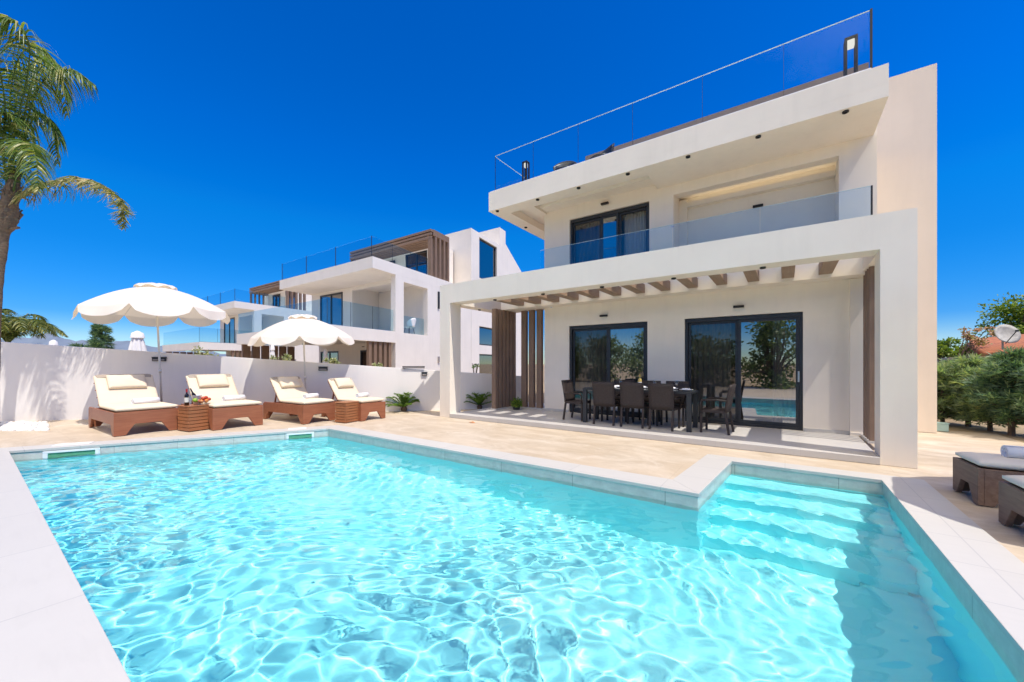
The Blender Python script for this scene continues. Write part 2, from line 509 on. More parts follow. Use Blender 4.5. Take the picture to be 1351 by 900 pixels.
# pebble bed at the foot of the palm
pb = MB()
for k in range(900):
    c = at(random.uniform(-60, 62), 563 + random.uniform(-5.5, 4.5), 1)
    d = F * H / (563 + random.uniform(-6, 5) - HY); p = at(random.uniform(-70, 62), HY + F * H / d, d)
    r = random.uniform(.02, .045)
    pb.add([(p.x + r * math.cos(a) * random.uniform(.8, 1.2), p.y + r * math.sin(a), z) for z in (-.01, r * .55) for a in (0, 1.26, 2.5, 3.8, 5.0)] + [(p.x, p.y, r * .8)],
           [(i, (i + 1) % 5, 5 + (i + 1) % 5, 5 + i) for i in range(5)] + [(5 + i, 5 + (i + 1) % 5, 10) for i in range(5)])
tag(pb.build('white_pebbles', M['pebble'], smooth=True), 'bed of white pebbles at the foot of the garden wall', 'pebbles', kind='stuff')

# skimmers in the far pool wall
ua = Vector((2.18, 4.305)).normalized(); na = Vector((ua.y, -ua.x))
LAB = Vector((2.18, 4.305)).length


def skimmer(s0, s1, label):
    p0 = Vector(POOL[0]) + ua * s0 * LAB; p1 = Vector(POOL[0]) + ua * s1 * LAB
    root = thing('pool_skimmer', label, 'skimmer', (p0.x, p0.y, -.12), 0, 'skimmers in the pool wall')
    m = MB(); z0, z1 = -.25, -.055

    def q(sa, sb, za, zb, o0, o1):
        A = p0 + (p1 - p0) * sa; B = p0 + (p1 - p0) * sb
        return [(*(A + na * o1), za), (*(B + na * o1), za), (*(B + na * o0), za), (*(A + na * o0), za), (*(A + na * o1), zb), (*(B + na * o1), zb), (*(B + na * o0), zb), (*(A + na * o0), zb)]
    m.hexa(q(0, 1, z1 - .035, z1, .002, .022)); m.hexa(q(0, 1, z0, z0 + .035, .002, .022))
    m.hexa(q(0, .085, z0 + .035, z1 - .035, .002, .022)); m.hexa(q(.915, 1, z0 + .035, z1 - .035, .002, .022))
    m.build('frame', M['whitepaint'], root, .003)
    MB().hexa(q(.085, .915, z0 + .035, z1 - .035, .001, .006)).build('flap', M['dkgreen'], root)
    MB().hexa([(*(p0 - na * .14 + (p1 - p0) * .05), .001), (*(p0 - na * .14 + (p1 - p0) * .72), .001), (*(p0 - na * .36 + (p1 - p0) * .72), .001), (*(p0 - na * .36 + (p1 - p0) * .05), .001), (*(p0 - na * .14 + (p1 - p0) * .05), .009), (*(p0 - na * .14 + (p1 - p0) * .72), .009), (*(p0 - na * .36 + (p1 - p0) * .72), .009), (*(p0 - na * .36 + (p1 - p0) * .05), .009)]).build('lid', M['whitepaint'], root, .002)
    return root


skimmer(.085, .232, 'white pool skimmer with green flap, nearest the pool corner at the left')
skimmer(.832, .942, 'white pool skimmer with green flap, below the third sun lounger')


def make_hills():
    n = 60; vs = []; fs = []
    prof = [(-30, 452), (20, 446), (66, 440), (90, 447), (120, 452), (160, 450), (200, 456), (240, 461), (290, 466), (340, 472), (420, 479)]
    xs = np.linspace(-30, 420, n); ys = np.interp(xs, [p[0] for p in prof], [p[1] for p in prof])
    for i, (x, y) in enumerate(zip(xs, ys)):
        y = y + 1.6 * math.sin(i * .9) + 1.1 * math.sin(i * 2.3)
        for d, k in ((2400, 0), (2700, .55), (3000, 1.0), (3600, .3)):
            p = at(x, y, d); vs.append((p.x, p.y, -3 + (p.z + 3) * k))
    for i in range(n - 1):
        for k in range(3): fs.append((i * 4 + k, i * 4 + 4 + k, i * 4 + 5 + k, i * 4 + 1 + k))
    MB().add(vs, fs).build('hills', M['rockhill'], smooth=True)['kind'] = 'structure'


make_hills()


# ------------------------------------------------------------------ main villa
def curtain(x0, x1, y, z0, z1, parent, folds=9, amp=.035, name='curtain'):
    n = folds * 8; vs = []; fs = []
    for i in range(n + 1):
        u = i / n; a = u * folds * 2 * math.pi + .8 * math.sin(u * 11)
        for z in (z0, z1): vs.append((x0 + (x1 - x0) * u, y + amp * math.sin(a) * (1.1 if z == z0 else .8), z))
    for i in range(n): fs.append((2 * i, 2 * i + 2, 2 * i + 3, 2 * i + 1))
    return MB().add(vs, fs).build(name, M['curtain'], parent, smooth=True)


def sliding_door(root, x0, x1, y, z0, z1, splits, gl, label=None, handle=None, cur=(), t=.07, m='frame'):
    """door seen from -y; splits: inner mullion x positions; gl: one glass per leaf"""
    f = MB(); w = .085
    f.box(x0, x1, y, y + .12, z1 - w, z1); f.box(x0, x1, y, y + .12, z0, z0 + .05)
    f.box(x0, x0 + w * .7, y, y + .12, z0 + .05, z1 - w); f.box(x1 - w * .7, x1, y, y + .12, z0 + .05, z1 - w)
    d = f.build('sliding_door', M[m], root, .004)
    if label: d['label'] = label
    xs = [x0 + w * .7] + list(splits) + [x1 - w * .7]
    for i in range(len(xs) - 1):
        a, b = xs[i] + .002, xs[i + 1] - .002; yo = y + (.018 if i % 2 else .062)
        s = MB(); k = .055
        s.box(a, a + k, yo, yo + .042, z0 + .052, z1 - w - .002); s.box(b - k, b, yo, yo + .042, z0 + .052, z1 - w - .002)
        s.box(a + k, b - k, yo, yo + .042, z1 - w - .06, z1 - w - .002); s.box(a + k, b - k, yo, yo + .042, z0 + .052, z0 + .13)
        s.build('door_sash', M[m], d, .003)
        MB().add([(a + k, yo + .02, z0 + .13), (b - k, yo + .02, z0 + .13), (b - k, yo + .02, z1 - w - .06), (a + k, yo + .02, z1 - w - .06)], [(0, 1, 2, 3)]).build('pane', M[gl[i]], d)
    if handle:
        MB().box(handle - .016, handle + .016, y - .028, y - .002, z0 + .98, z0 + 1.2).build('handle', M['chrome'], d, .005)
    for (a, b, fo) in cur: curtain(a, b, y + .36, z0 + .02, z1 - .06, d, fo)
    return d


def wall_lamp(root, x, y, z, w=.2):
    m = MB(); m.box(x - w / 2, x + w / 2, y - .07, y - .001, z - .018, z + .03); m.box(x - w / 2 + .03, x + w / 2 - .03, y - .09, y - .071, z - .01, z + .022)
    return m.build('wall_lamp', M['black'], root, .004)


def downlight(root, x, y, z, r=.045):
    m = MB(); m.lathe([(r, -.004), (r, -.03), (r * .72, -.034), (r * .66, -.012), (.001, -.010)], (x, y, z + .004), 16)
    return m.build('downlight', M['black'], root)


def front_panel(mb, x0, x1, z0, z1, y0, y1, holes):
    """wall with rectangular openings (hx0, hx1, hz0, hz1), not overlapping in x"""
    x = x0
    for hx0, hx1, hz0, hz1 in sorted(holes):
        mb.box(x, hx0, y0, y1, z0, z1)
        if hz0 > z0 + .001: mb.box(hx0, hx1, y0, y1, z0, hz0)
        if hz1 < z1 - .001: mb.box(hx0, hx1, y0, y1, hz1, z1)
        x = hx1
    mb.box(x, x1, y0, y1, z0, z1)


YW, XL, XR = 9.70, -5.69, 1.385
villa = thing('villa', 'big white modern villa right beside the swimming pool, with dining terrace and timber pergola', 'villa', (-2.2, 9.7, 0))
w = MB()
front_panel(w, XL, XR, 0, 3.055, YW, YW + .25, [(-4.90, -2.765, .10, 2.495), (-1.915, .295, .10, 2.50)])
w.box(XL, XL + .25, YW + .25, 16, 0, 3.055); w.box(XR - .25, XR, YW + .25, 16, 0, 3.055); w.box(XL, XR, 16, 16.2, 0, 3.055)
w.build('wall', M['plaster'], villa)
w = MB()
front_panel(w, XL, XR, 3.30, 5.88, YW, YW + .25, [(-4.885, -2.72, 3.30, 5.445), (-2.16, .845, 3.30, 5.45)])
w.box(XL, XL + .25, YW + .25, 16, 3.3, 5.88); w.box(XR - .25, XR, YW + .25, 16, 3.3, 5.88); w.box(XL, XR, 16, 16.2, 3.3, 5.88)
w.build('wall', M['plaster'], villa)
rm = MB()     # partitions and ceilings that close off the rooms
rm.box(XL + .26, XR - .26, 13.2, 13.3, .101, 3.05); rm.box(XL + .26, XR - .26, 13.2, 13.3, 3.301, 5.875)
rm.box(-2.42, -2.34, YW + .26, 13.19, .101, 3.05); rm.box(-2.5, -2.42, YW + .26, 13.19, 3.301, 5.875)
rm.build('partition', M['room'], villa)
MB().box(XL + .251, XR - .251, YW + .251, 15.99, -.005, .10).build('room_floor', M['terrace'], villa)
# loggia behind the upper opening
lg = MB(); yb = 10.42
lg.box(-2.40, .90, yb, yb + .1, 3.301, 5.70); lg.box(-2.24, -2.161, YW + .251, yb - .001, 3.301, 5.70); lg.box(.846, .93, YW + .251, yb - .001, 3.301, 5.70)
lg.box(-2.16, .845, YW + .251, yb - .001, 5.56, 5.70)
lg.box(-2.159, -1.98, yb - .14, yb - .001, 3.301, 5.50)
lg.box(-1.979, .844, yb - .16, yb - .001, 5.30, 5.42)
lg.build('loggia', M['plaster'], villa)
M['cove'] = emit('warm_led_strip', (1, .87, .62), 2.6)
MB().box(-1.95, .82, yb - .13, yb - .11, 5.4205, 5.428).build('cove_light', M['cove'], villa)
# ground-floor pier and plinth
pr = MB(); pr.box(1.0, 1.36, YW - .05, YW - .001, .16, 3.05); pr.box(1.0, 1.36, YW - .075, YW - .001, .101, .16)
pr.build('pier', M['plaster'], villa, .004)
for a, c in ((XL, -4.91), (-2.755, -1.925), (.305, .995)): MB().box(a, c, YW - .014, YW - .001, .101, .17).build('skirting', M['terrace'], villa, .003)
# the taller stair block at the right
MB().box(.2, 2.60, 11.75, 16.4, 0, 7.745).build('stair_block', M['plaster_pink'], villa)

# roof slab with coffered soffit
rf = MB(); X0, X1, Y0, Y1 = -6.735, 1.34, 8.43, 16.2
rf.box(X0, X1, Y0, Y1, 5.88, 6.205)
rf.box(X0, X1, Y0, 8.86, 5.68, 5.879); rf.box(X0, -6.30, 8.861, Y1, 5.68, 5.879); rf.box(-2.52, X1, 8.861, YW - .001, 5.68, 5.879)
rf.box(-5.86, -5.60, 8.861, YW - .001, 5.74, 5.879); rf.box(-5.599, -2.521, 9.30, YW - .001, 5.80, 5.879)
rf.box(X1 + .001, X1 + .05, 9.71, 11.74, 5.68, 6.2)
rf.build('roof_slab', M['plaster'], villa)
rt = MB(); rt.box(X0 + .02, X1 - .2, Y0 + .03, Y0 + .17, 6.206, 6.235); rt.build('roof_coping', M['whitepaint'], villa, .003)
for x, y in ((.829, 8.52), (-.407, 8.52), (-1.615, 8.52), (-2.856, 8.52), (-4.05, 8.52), (-5.2, 8.52), (-6.5, 8.52), (-6.56, 10.05)): downlight(villa, x, y, 5.68)

# rooftop: rear screen, railing
MB().box(-5.55, 1.6, 12.2, 12.35, 6.21, 8.50).build('roof_screen', M['taupe'], villa)
rl = MB(); rl.box(-6.58, 1.13, 8.50, 8.53, 6.236, 6.262); rl.box(-6.60, -6.57, 8.531, 14, 6.206, 6.262)
rail = rl.build('roof_railing', M['chrome'], villa)
gx = [-6.575, -5.33, -4.06, -2.75, -1.35, -.02, 1.13]
for a, c in zip(gx[:-1], gx[1:]):
    MB().box(a + .006, c - .006, 8.508, 8.522, 6.262, 7.20).build('glass_panel', M['rail_glass'], rail)
for y0, y1 in ((8.54, 10.3), (10.31, 12.1), (12.11, 13.9)):
    MB().box(-6.592, -6.578, y0, y1, 6.262, 7.20).build('glass_panel', M['rail_glass'], rail)
e = MB(); e.box(-6.575, 1.13, 8.506, 8.524, 7.2005, 7.208); e.box(-6.594, -6.576, 8.53, 13.9, 7.2005, 7.208); e.build('glass_edge', M['glassedge'], rail)
MB().box(1.131, 1.16, 8.5, 8.53, 6.21, 7.22).build('end_post', M['black'], rail)
for x in gx[1:-1]: MB().box(x - .0026, x + .0026, 8.510, 8.520, 6.263, 7.20).build('glass_joint', M['frame'], rail)
MB().box(-6.592, -6.578, 8.532, 8.5395, 6.263, 7.20).build('glass_joint', M['frame'], rail)

# balcony slab, balcony railing
bs = MB(); bs.box(-6.96, XR, 9.30, YW - .001, 3.06, 3.30); bs.box(-6.96, XR, 9.30, 9.44, 3.301, 3.60); bs.box(-6.96, -6.82, 9.441, 10.05, 3.301, 3.60); bs.box(-6.96, XL - .001, YW, 10.05, 3.06, 3.30)
bs.box(XL + .251, XR - .251, YW + .001, 15.99, 3.056, 3.299)
bs.build('balcony_slab', M['plaster'], villa)
br = MB().box(-5.60, 1.27, 9.32, 9.36, 3.601, 3.64).build('balcony_railing', M['chrome'], villa)
for a, c in ((-5.6, -3.85), (-3.84, -2.105), (-2.095, -.42), (-.41, 1.25)):
    MB().box(a, c, 9.333, 9.347, 3.64, 4.62).build('glass_panel', M['balcony_glass'], br)
MB().box(1.251, 1.275, 9.32, 9.36, 3.641, 4.625).build('end_post', M['black'], br)
MB().box(-5.6, 1.25, 9.331, 9.349, 4.6205, 4.628).build('glass_edge', M['glassedge'], br)
for x in (-2.1, 1.05): MB().box(x - .03, x + .03, 9.322, 9.332, 4.56 if x < 0 else 4.04, 4.59 if x < 0 else 4.07).build('glass_clamp', M['chrome'], br)

# pergola frame: columns, beams, slats
pg = MB(); bx0, bx1, by0, by1 = -7.815, 1.50, 7.62, 8.05
pg.box(bx0, bx1, by0, by1, 3.102, 3.615)
pg.box(bx0, -7.435, by0, by1, -.005, 3.102); pg.box(1.122, bx1, by0, by1, -.005, 3.102)
pg.box(bx0, -7.44, by1 + .001, 10.4, 3.106, 3.45); pg.box(1.14, bx1, by1 + .001, 9.68, 3.106, 3.45); pg.box(-7.439, -6.97, 10.06, 10.4, 3.106, 3.45)
pg.box(-7.80, -7.45, 10.1, 10.4, -.005, 3.105)
perg = pg.build('pergola', M['plaster'], villa)
for x in (-.31, -1.75, -3.2, -4.66, -6.09): downlight(perg, x, 7.88, 3.102)
downlight(perg, -7.63, 9.1, 3.106)
for k in range(13):
    x = -6.33 + k * .5705
    MB().box(x, x + .2, by1 + .002, 9.299, 3.125, 3.325).build('slat', M['pslat'], perg)

# vertical slat screens
sl = MB().box(-7.05, -6.85, 8.9, 10.04, .101, .14).build('slat_screen', M['terrace'], villa)
for k in range(6): MB().box(-7.02, -6.88, 8.93 + k * .185, 9.05 + k * .185, .141, 3.058).build('slat', M['slat'], sl, .004)
sl = MB().box(-6.62, -5.72, 9.80, 9.94, .101, .14).build('slat_screen', M['terrace'], villa)
for k in range(3): MB().box(-6.575 + k * .27, -6.40 + k * .27, 9.81, 9.93, .141, 3.058).build('slat', M['slat'], sl, .004)
sl = MB().box(1.15, 1.33, 8.85, 9.62, .101, .14).build('slat_screen', M['terrace'], villa)
for k in range(4): MB().box(1.17, 1.31, 8.88 + k * .19, 8.94 + k * .19, .141, 3.10).build('slat', M['slat'], sl, .004)
# dining terrace platform
tp = MB(); tp.box(-7.434, 1.121, 7.60, YW - .001, -.006, .10); tp.box(-7.434, XL - .001, YW, 10.05, -.006, .10)
tp.build('terrace_platform', M['terrace'], villa, .006)

sliding_door(villa, -4.90, -2.765, YW + .05, .10, 2.49, [-3.80], ['win_glass_net', 'win_glass'], 'two-leaf glass door behind the dining table', None, [(-4.8, -3.9, 8), (-3.85, -2.85, 10)])
sliding_door(villa, -1.915, .295, YW + .05, .10, 2.495, [-.84], ['win_glass_net', 'win_glass'], 'wide glass door beside the right pillar', .225, [(-1.85, -1.0, 8), (-.22, .22, 5)])
sliding_door(villa, -4.885, -2.72, YW + .05, 3.301, 5.44, [-4.0, -3.52], ['win_glass_net', 'win_glass', 'clear_pane'], 'tall glass door of the balcony', None, [(-4.8, -4.05, 7), (-3.48, -2.78, 9)])
wall_lamp(villa, -3.88, YW, 2.70); wall_lamp(villa, -.82, YW, 2.68)
wall_lamp(villa, -3.85, YW, 5.63); wall_lamp(villa, -.50, yb - .161 + .16, 5.02)

# loose things on the roof terrace
def lantern(x, y, z, h, w, label):
    t = thing('lantern', label, 'lantern', (x, y, z), 0, 'lanterns on the roof terrace')
    m = MB(); k = .018
    for sx in (-1, 1):
        for sy in (-1, 1): m.box(x + sx * w / 2 - k, x + sx * w / 2 + k, y + sy * w / 2 - k, y + sy * w / 2 + k, z, z + h)
    m.box(x - w / 2 + k, x + w / 2 - k, y - w / 2 + k, y + w / 2 - k, z + .03, z + .05)
    m.box(x - w / 2 - k, x + w / 2 + k, y - w / 2 - k, y + w / 2 + k, z + h, z + h + .02)
    m.build('frame', M['black'], t)
    MB().box(x - w / 2 + .02, x + w / 2 - .02, y - w / 2 + .02, y + w / 2 - .02, z + h - .13, z + h - .01).build('lamp', M['lamp_on'], t, .01)


lantern(.94, 8.98, 6.206, .92, .14, 'tall black lantern with lit top at the right end of the roof railing')
lantern(-5.86, 8.98, 6.206, .80, .12, 'tall black lantern with lit top near the left corner of the roof')


def shell_chair(name, label, cat, loc, rz, m, s=1.0, group=None):
    t = thing(name, label, cat, loc, rz, group)
    vs = []; fs = []; nu, nv = 9, 7
    for i in range(nu):
        a = -1.25 + 2.5 * i / (nu - 1)
        for j in range(nv):
            v = j / (nv - 1); hh = .45 + .42 * v * (math.cos(a * .8) ** 1.2)
            rr = .27 + .05 * v
            vs.append((rr * math.sin(a) * s, -rr * math.cos(a) * s, hh * s))
    for i in range(nu - 1):
        for j in range(nv - 1): fs.append((i * nv + j, (i + 1) * nv + j, (i + 1) * nv + j + 1, i * nv + j + 1))
    MB().add(vs, fs).build('backrest', m, t, smooth=True, solid=.02, local=True)
    MB().lathe([(.001, .42 * s), (.25 * s, .42 * s), (.27 * s, .45 * s), (.001, .46 * s)], n=18).build('seat', m, t, smooth=True, local=True)
    for sx, sy in ((1, 1), (-1, 1), (1, -1), (-1, -1)):
        MB().tube([(.12 * sx * s, .12 * sy * s, .43 * s), (.22 * sx * s, .2 * sy * s, 0)], .013, 6).build('leg', M['black'], t, local=True)
    return t


shell_chair('roof_chair', 'dark pointed chair back showing over the roof edge, left of the pair', 'chair', (-4.93, 9.5, 6.206), R(200), M['frame'], 1.12, 'chairs on the roof terrace')
shell_chair('roof_chair', 'dark wide chair back showing over the roof edge, in front of the taupe screen', 'chair', (-3.85, 9.4, 6.206), R(150), M['frame'], 1.05, 'chairs on the roof terrace')


# ------------------------------------------------------------------ neighbouring villas
def make_villa(loc):
    root = thing('villa', 'white neighbouring villa behind the garden wall, with a timber pergola on its roof', 'villa', loc, 0, 'white villas of the row behind the garden wall')
    ex, ey = Vector((1, 0)), Vector((-.177, .984))

    class LB(MB):   # builder in the villa's slightly skewed plan
        def box(s, x0, x1, y0, y1, z0, z1):
            q = lambda x, y, z: (x + ey.x * y, ey.y * y, z)
            return s.hexa([q(x0, y0, z0), q(x1, y0, z0), q(x1, y1, z0), q(x0, y1, z0), q(x0, y0, z1), q(x1, y0, z1), q(x1, y1, z1), q(x0, y1, z1)])
    Bd = lambda m, name, mat_, par=root, bev=0: m.build(name, M[mat_], par, bev, local=True)
    m = LB(); m.box(-8.7, 0, 0, 12, 5.69, 6.2); Bd(m, 'roof_slab', 'plaster_far')
    # right side wall with its opening
    m = LB(); y0, y1, xa, xb = 1.46, 8.4, -.35, -.002
    m.box(xa, xb, y0, 2.04, 2.45, 5.689); m.box(xa, xb, 3.92, y1, 2.45, 5.689); m.box(xa, xb, 2.04, 3.92, 2.45, 2.955); m.box(xa, xb, 2.04, 3.92, 5.45, 5.689)
    m.box(xa, xb, y0, y1, 0, 2.449)
    Bd(m, 'side_wall', 'plaster_far')
    # upper front wall, loggia, balcony
    m = LB(); m.box(-8.6, -7.61, 2.0, 2.2, 3.0, 5.688); m.box(-5.22, -4.3, 2.0, 2.2, 3.0, 5.688); m.box(-7.61, -5.22, 2.0, 2.2, 5.53, 5.688); m.box(-4.299, -.36, 2.0, 2.2, 5.5, 5.688)
    m.box(-4.4, -.36, 4.0, 4.2, 3.0, 5.688); m.box(-4.4, -4.31, 2.21, 3.99, 3.0, 5.688)
    m.box(-8.6, -.36, 8.3, 8.39, 3, 5.688)
    Bd(m, 'front_wall', 'plaster_far')
    m = LB(); m.box(-8.7, -.36, -2.0, 8.2, 2.60, 2.86); m.box(-8.7, -.003, -2.3, -2.001, 2.45, 2.98); m.box(-.30, -.003, -2.0, 1.459, 2.45, 2.98)
    Bd(m, 'balcony_slab', 'plaster_far')
    m = LB(); m.box(-.17, -.13, -2.25, 1.44, 2.981, 3.01); g = Bd(m, 'balcony_railing', 'chrome')
    for a, c in ((-2.25, -1.1), (-1.09, .12), (.13, 1.44)): Bd(LB().box(-.157, -.143, a, c, 3.011, 4.02), 'glass_panel', 'far_rail_glass', g)
    Bd(LB().box(-8.6, -.17, -2.257, -2.243, 2.981, 4.02), 'glass_panel', 'far_rail_glass', g)
    Bd(LB().box(-.30, -.285, 2.045, 3.915, 2.956, 3.85), 'glass_panel', 'far_rail_glass', g)
    # doors
    def door(x0, x1, y, z0, z1, label=None, gl='far_glass', mul=None):
        f = LB(); k = .09
        f.box(x0, x1, y, y + .1, z1 - k, z1); f.box(x0, x0 + k, y, y + .1, z0, z1 - k); f.box(x1 - k, x1, y, y + .1, z0, z1 - k); f.box(x0 + k, x1 - k, y, y + .1, z0, z0 + .06)
        xm = (x0 + x1) / 2 if mul is None else mul
        f.box(xm - .05, xm + .05, y + .01, y + .09, z0 + .06, z1 - k)
        d = Bd(f, 'window', 'frame')
        for a, c in ((x0 + k, xm - .05), (xm + .05, x1 - k)): Bd(LB().box(a, c, y + .04, y + .05, z0 + .06, z1 - k), 'pane', gl, d)
    door(-7.6, -5.23, 1.97, 2.87, 5.52); door(-4.2, -2.62, 2.5, 0, 2.2); door(-8.4, -6.4, 2.5, 0, 2.2)
    m = LB(); m.box(-8.6, -8.41, 2.5, 2.7, 0, 2.599); m.box(-6.39, -4.21, 2.5, 2.7, 0, 2.599); m.box(-2.61, -.36, 2.5, 2.7, 0, 2.599); m.box(-8.41, -6.39, 2.5, 2.7, 2.21, 2.599); m.box(-4.21, -2.61, 2.5, 2.7, 2.21, 2.599)
    m.box(-8.6, -.36, 2.75, 3.2, 0, 2.59)
    Bd(m, 'lower_wall', 'plaster_far')
    s = Bd(LB().box(-.28, -.06, -.2, 1.455, 0, .05), 'slat_screen', 'plaster_far')
    for k in range(5): Bd(LB().box(-.26, -.08, -.15 + k * .31, .01 + k * .31, .051, 2.449), 'slat', 'fslat', s)
    s = Bd(LB().box(-8.65, -8.4, -2.2, 1.4, 0, .05), 'slat_screen', 'plaster_far')
    for k in range(6): Bd(LB().box(-8.6, -8.46, -2.1 + k * .5, -1.7 + k * .5, .051, 2.449), 'slat', 'fslat', s)
    Bd(LB().box(-4.0, -3.8, 2.46, 2.49, 2.38, 2.42), 'wall_lamp', 'black')
    # roof: railing, pergola, roof room, stair tower
    m = LB(); m.box(-.2, -.16, .1, 4.1, 6.201, 6.23); rl = Bd(m, 'roof_railing', 'chrome')
    for a, c in ((.12, 1.4), (1.41, 2.7), (2.71, 4.1)): Bd(LB().box(-.187, -.173, a, c, 6.231, 7.15), 'glass_panel', 'far_rail_glass', rl)
    for a, c in ((-8.6, -5.9), (-5.89, -3.1), (-3.09, -.2)): Bd(LB().box(a, c, .12, .134, 6.201, 7.15), 'glass_panel', 'far_rail_glass', rl)
    for x, y in ((-.2, .1), (-3.1, .1), (-5.9, .1), (-8.6, .1)): Bd(LB().box(x - .012, x + .012, y - .01, y + .014, 6.201, 7.17), 'glass_post', 'frame', rl)
    for y in (1.405, 2.705, 4.1): Bd(LB().box(-.192, -.168, y - .004, y + .004, 6.231, 7.15), 'glass_post', 'frame', rl)
    for y in (-2.25, -1.095, .125): Bd(LB().box(-.162, -.138, y - .005, y + .005, 3.011, 4.02), 'glass_post', 'frame', g)
    m = LB(); m.box(-7.6, -.003, 4.2, 4.32, 8.25, 8.37); m.box(-7.6, -.003, 4.2, 4.32, 8.44, 8.55); m.box(-7.6, -.003, 4.2, 4.42, 8.62, 8.74); m.box(-7.6, -7.3, 4.43, 5.9, 8.25, 8.74); m.box(-.25, -.003, 4.43, 5.95, 8.45, 8.78)
    pgl = Bd(m, 'roof_pergola', 'fslat')
    for k in range(5): Bd(LB().box(-.24, -.01, 4.21 + k * .4, 4.37 + k * .4, 6.201, 8.249 if k == 0 else 8.449), 'post', 'fslat', pgl)
    for k in range(6): Bd(LB().box(-7.29, -.26, 4.50 + k * .24, 4.62 + k * .24, 8.40, 8.66), 'slat', 'fslat', pgl)
    for k in range(4): Bd(LB().box(-7.6 + .02, -7.45, 4.25 + k * .4, 4.4 + k * .4, 6.201, 8.249), 'post', 'fslat', pgl)
    m = LB(); m.box(-8.5, -3.95, 6.0, 8.3, 6.201, 8.9); m.box(-1.9, -1.5, 6.0, 8.3, 6.201, 8.9); m.box(-3.95, -1.9, 6.0, 8.3, 8.42, 8.9); m.box(-3.94, -1.91, 6.3, 8.3, 6.201, 8.41)
    Bd(m, 'roof_room', 'plaster_far')
    door(-3.94, -1.91, 6.05, 6.21, 8.41); door(-6.3, -4.9, 5.88, 7.0, 8.2)
    m = LB(); m.box(-3.2, -.003, 8.42, 9.45, 0, 10.12); m.box(-3.2, -.003, 12.0, 12.45, 0, 10.12); m.box(-3.2, -.003, 9.451, 11.999, 9.85, 10.12)
    m.box(-3.2, -.003, 9.451, 11.999, 3.95, 7.15); m.box(-3.2, -.003, 9.451, 11.999, 2.1, 2.7); m.box(-3.2, -.003, 9.451, 11.999, 0, .6)
    m.box(-3.2, -.5, 9.451, 11.999, .601, 9.849)
    m.box(-2.2, -.003, 12.451, 13.42, 0, 11.45)
    q = lambda x, y, z: (x + ey.x * y, ey.y * y, z)
    m.hexa([q(-.3, 13.421, 0), q(-.003, 13.421, 0), q(-.003, 16.5, 0), q(-.3, 16.5, 0), q(-.3, 13.421, 10.5), q(-.003, 13.421, 10.5), q(-.003, 16.5, 9.0), q(-.3, 16.5, 9.0)])
    Bd(m, 'stair_tower', 'plaster_far')
    for z0, z1 in ((7.16, 9.84), (2.71, 3.94), (.61, 2.09)):
        f = LB(); f.box(-.2, -.12, 9.46, 9.54, z0, z1); f.box(-.2, -.12, 11.91, 11.99, z0, z1); f.box(-.2, -.12, 9.541, 11.909, z1 - .08, z1); f.box(-.2, -.12, 9.541, 11.909, z0, z0 + .08)
        d = Bd(f, 'window', 'frame'); Bd(LB().box(-.17, -.16, 9.541, 11.909, z0 + .08, z1 - .08), 'pane', 'far_glass', d)
    Bd(LB().box(.001, .06, 4.82, 4.95, 4.5, 5.45), 'wall_lamp', 'black')
    Bd(LB().box(.001, .08, 4.82, 4.98, 1.55, 1.85), 'meter_box', 'grey_render')
    return root


nv = make_villa((-14.878, 10.426, 0))
clone(nv, 'far white villa of the row, smallest in view, left above the white parasols', (-33.98, 11.83, 0))
shell_chair('white_chair', 'white shell chair in the side opening of the neighbouring villa', 'chair', (-16.0, 13.4, 2.861), R(100), M['whitepaint'], 1.1)

# ------------------------------------------------------------------ garden wall and its lights
WA, WB = Vector((-18.2, -1.71)), Vector((-7.0, 10.71)); wd = (WB - WA).normalized(); wn = Vector((wd.y, -wd.x))   # wn points to the pool
g = MB(); tk = .2
def wp(s, o=0.0): return WA + wd * s + wn * o
Lw = (WB - WA).length
top = lambda s: 2.22 - .071 * s
segs = [0, Lw * .5, Lw]
p = [wp(0, 0), wp(Lw, 0), wp(Lw, -tk), wp(0, -tk)]
g.hexa([(*p[0], -.02), (*p[1], -.02), (*p[2], -.02), (*p[3], -.02), (*p[0], top(0)), (*p[1], top(Lw)), (*p[2], top(Lw)), (*p[3], top(0))])
gw = thing('garden_wall', 'long white rendered garden wall behind the sun loungers', 'wall', (WA.x, WA.y, 0))
g.build('wall', M['wall'], gw, .006)


def wall_light(x, y, z, w, h, label, name='wall_light', grp='wall lights on the garden wall'):
    c = Vector((x, y)); s = (c - WA).dot(wd); t = thing(name, label, 'wall light' if name == 'wall_light' else 'vent', (*wp(s, .02), z), 0, grp)
    m = MB()
    def bx(s0, s1, o0, o1, z0, z1):
        P = [wp(s0, o1), wp(s1, o1), wp(s1, o0), wp(s0, o0)]
        return [(q.x, q.y, z0) for q in P] + [(q.x, q.y, z1) for q in P]
    m.hexa(bx(s - w / 2, s + w / 2, .001, .05, z - h / 2, z + h / 2)); m.hexa(bx(s - w / 2 - .012, s + w / 2 + .012, .001, .06, z + h / 2, z + h / 2 + .014))
    m.build('housing', M['frame'], t, .003)
    MB().hexa(bx(s - w / 2 + .02, s + w / 2 - .02, .0505, .054, z - h / 2 + .02, z - h / 2 + .05)).build('lens', M['grey_render'], t)


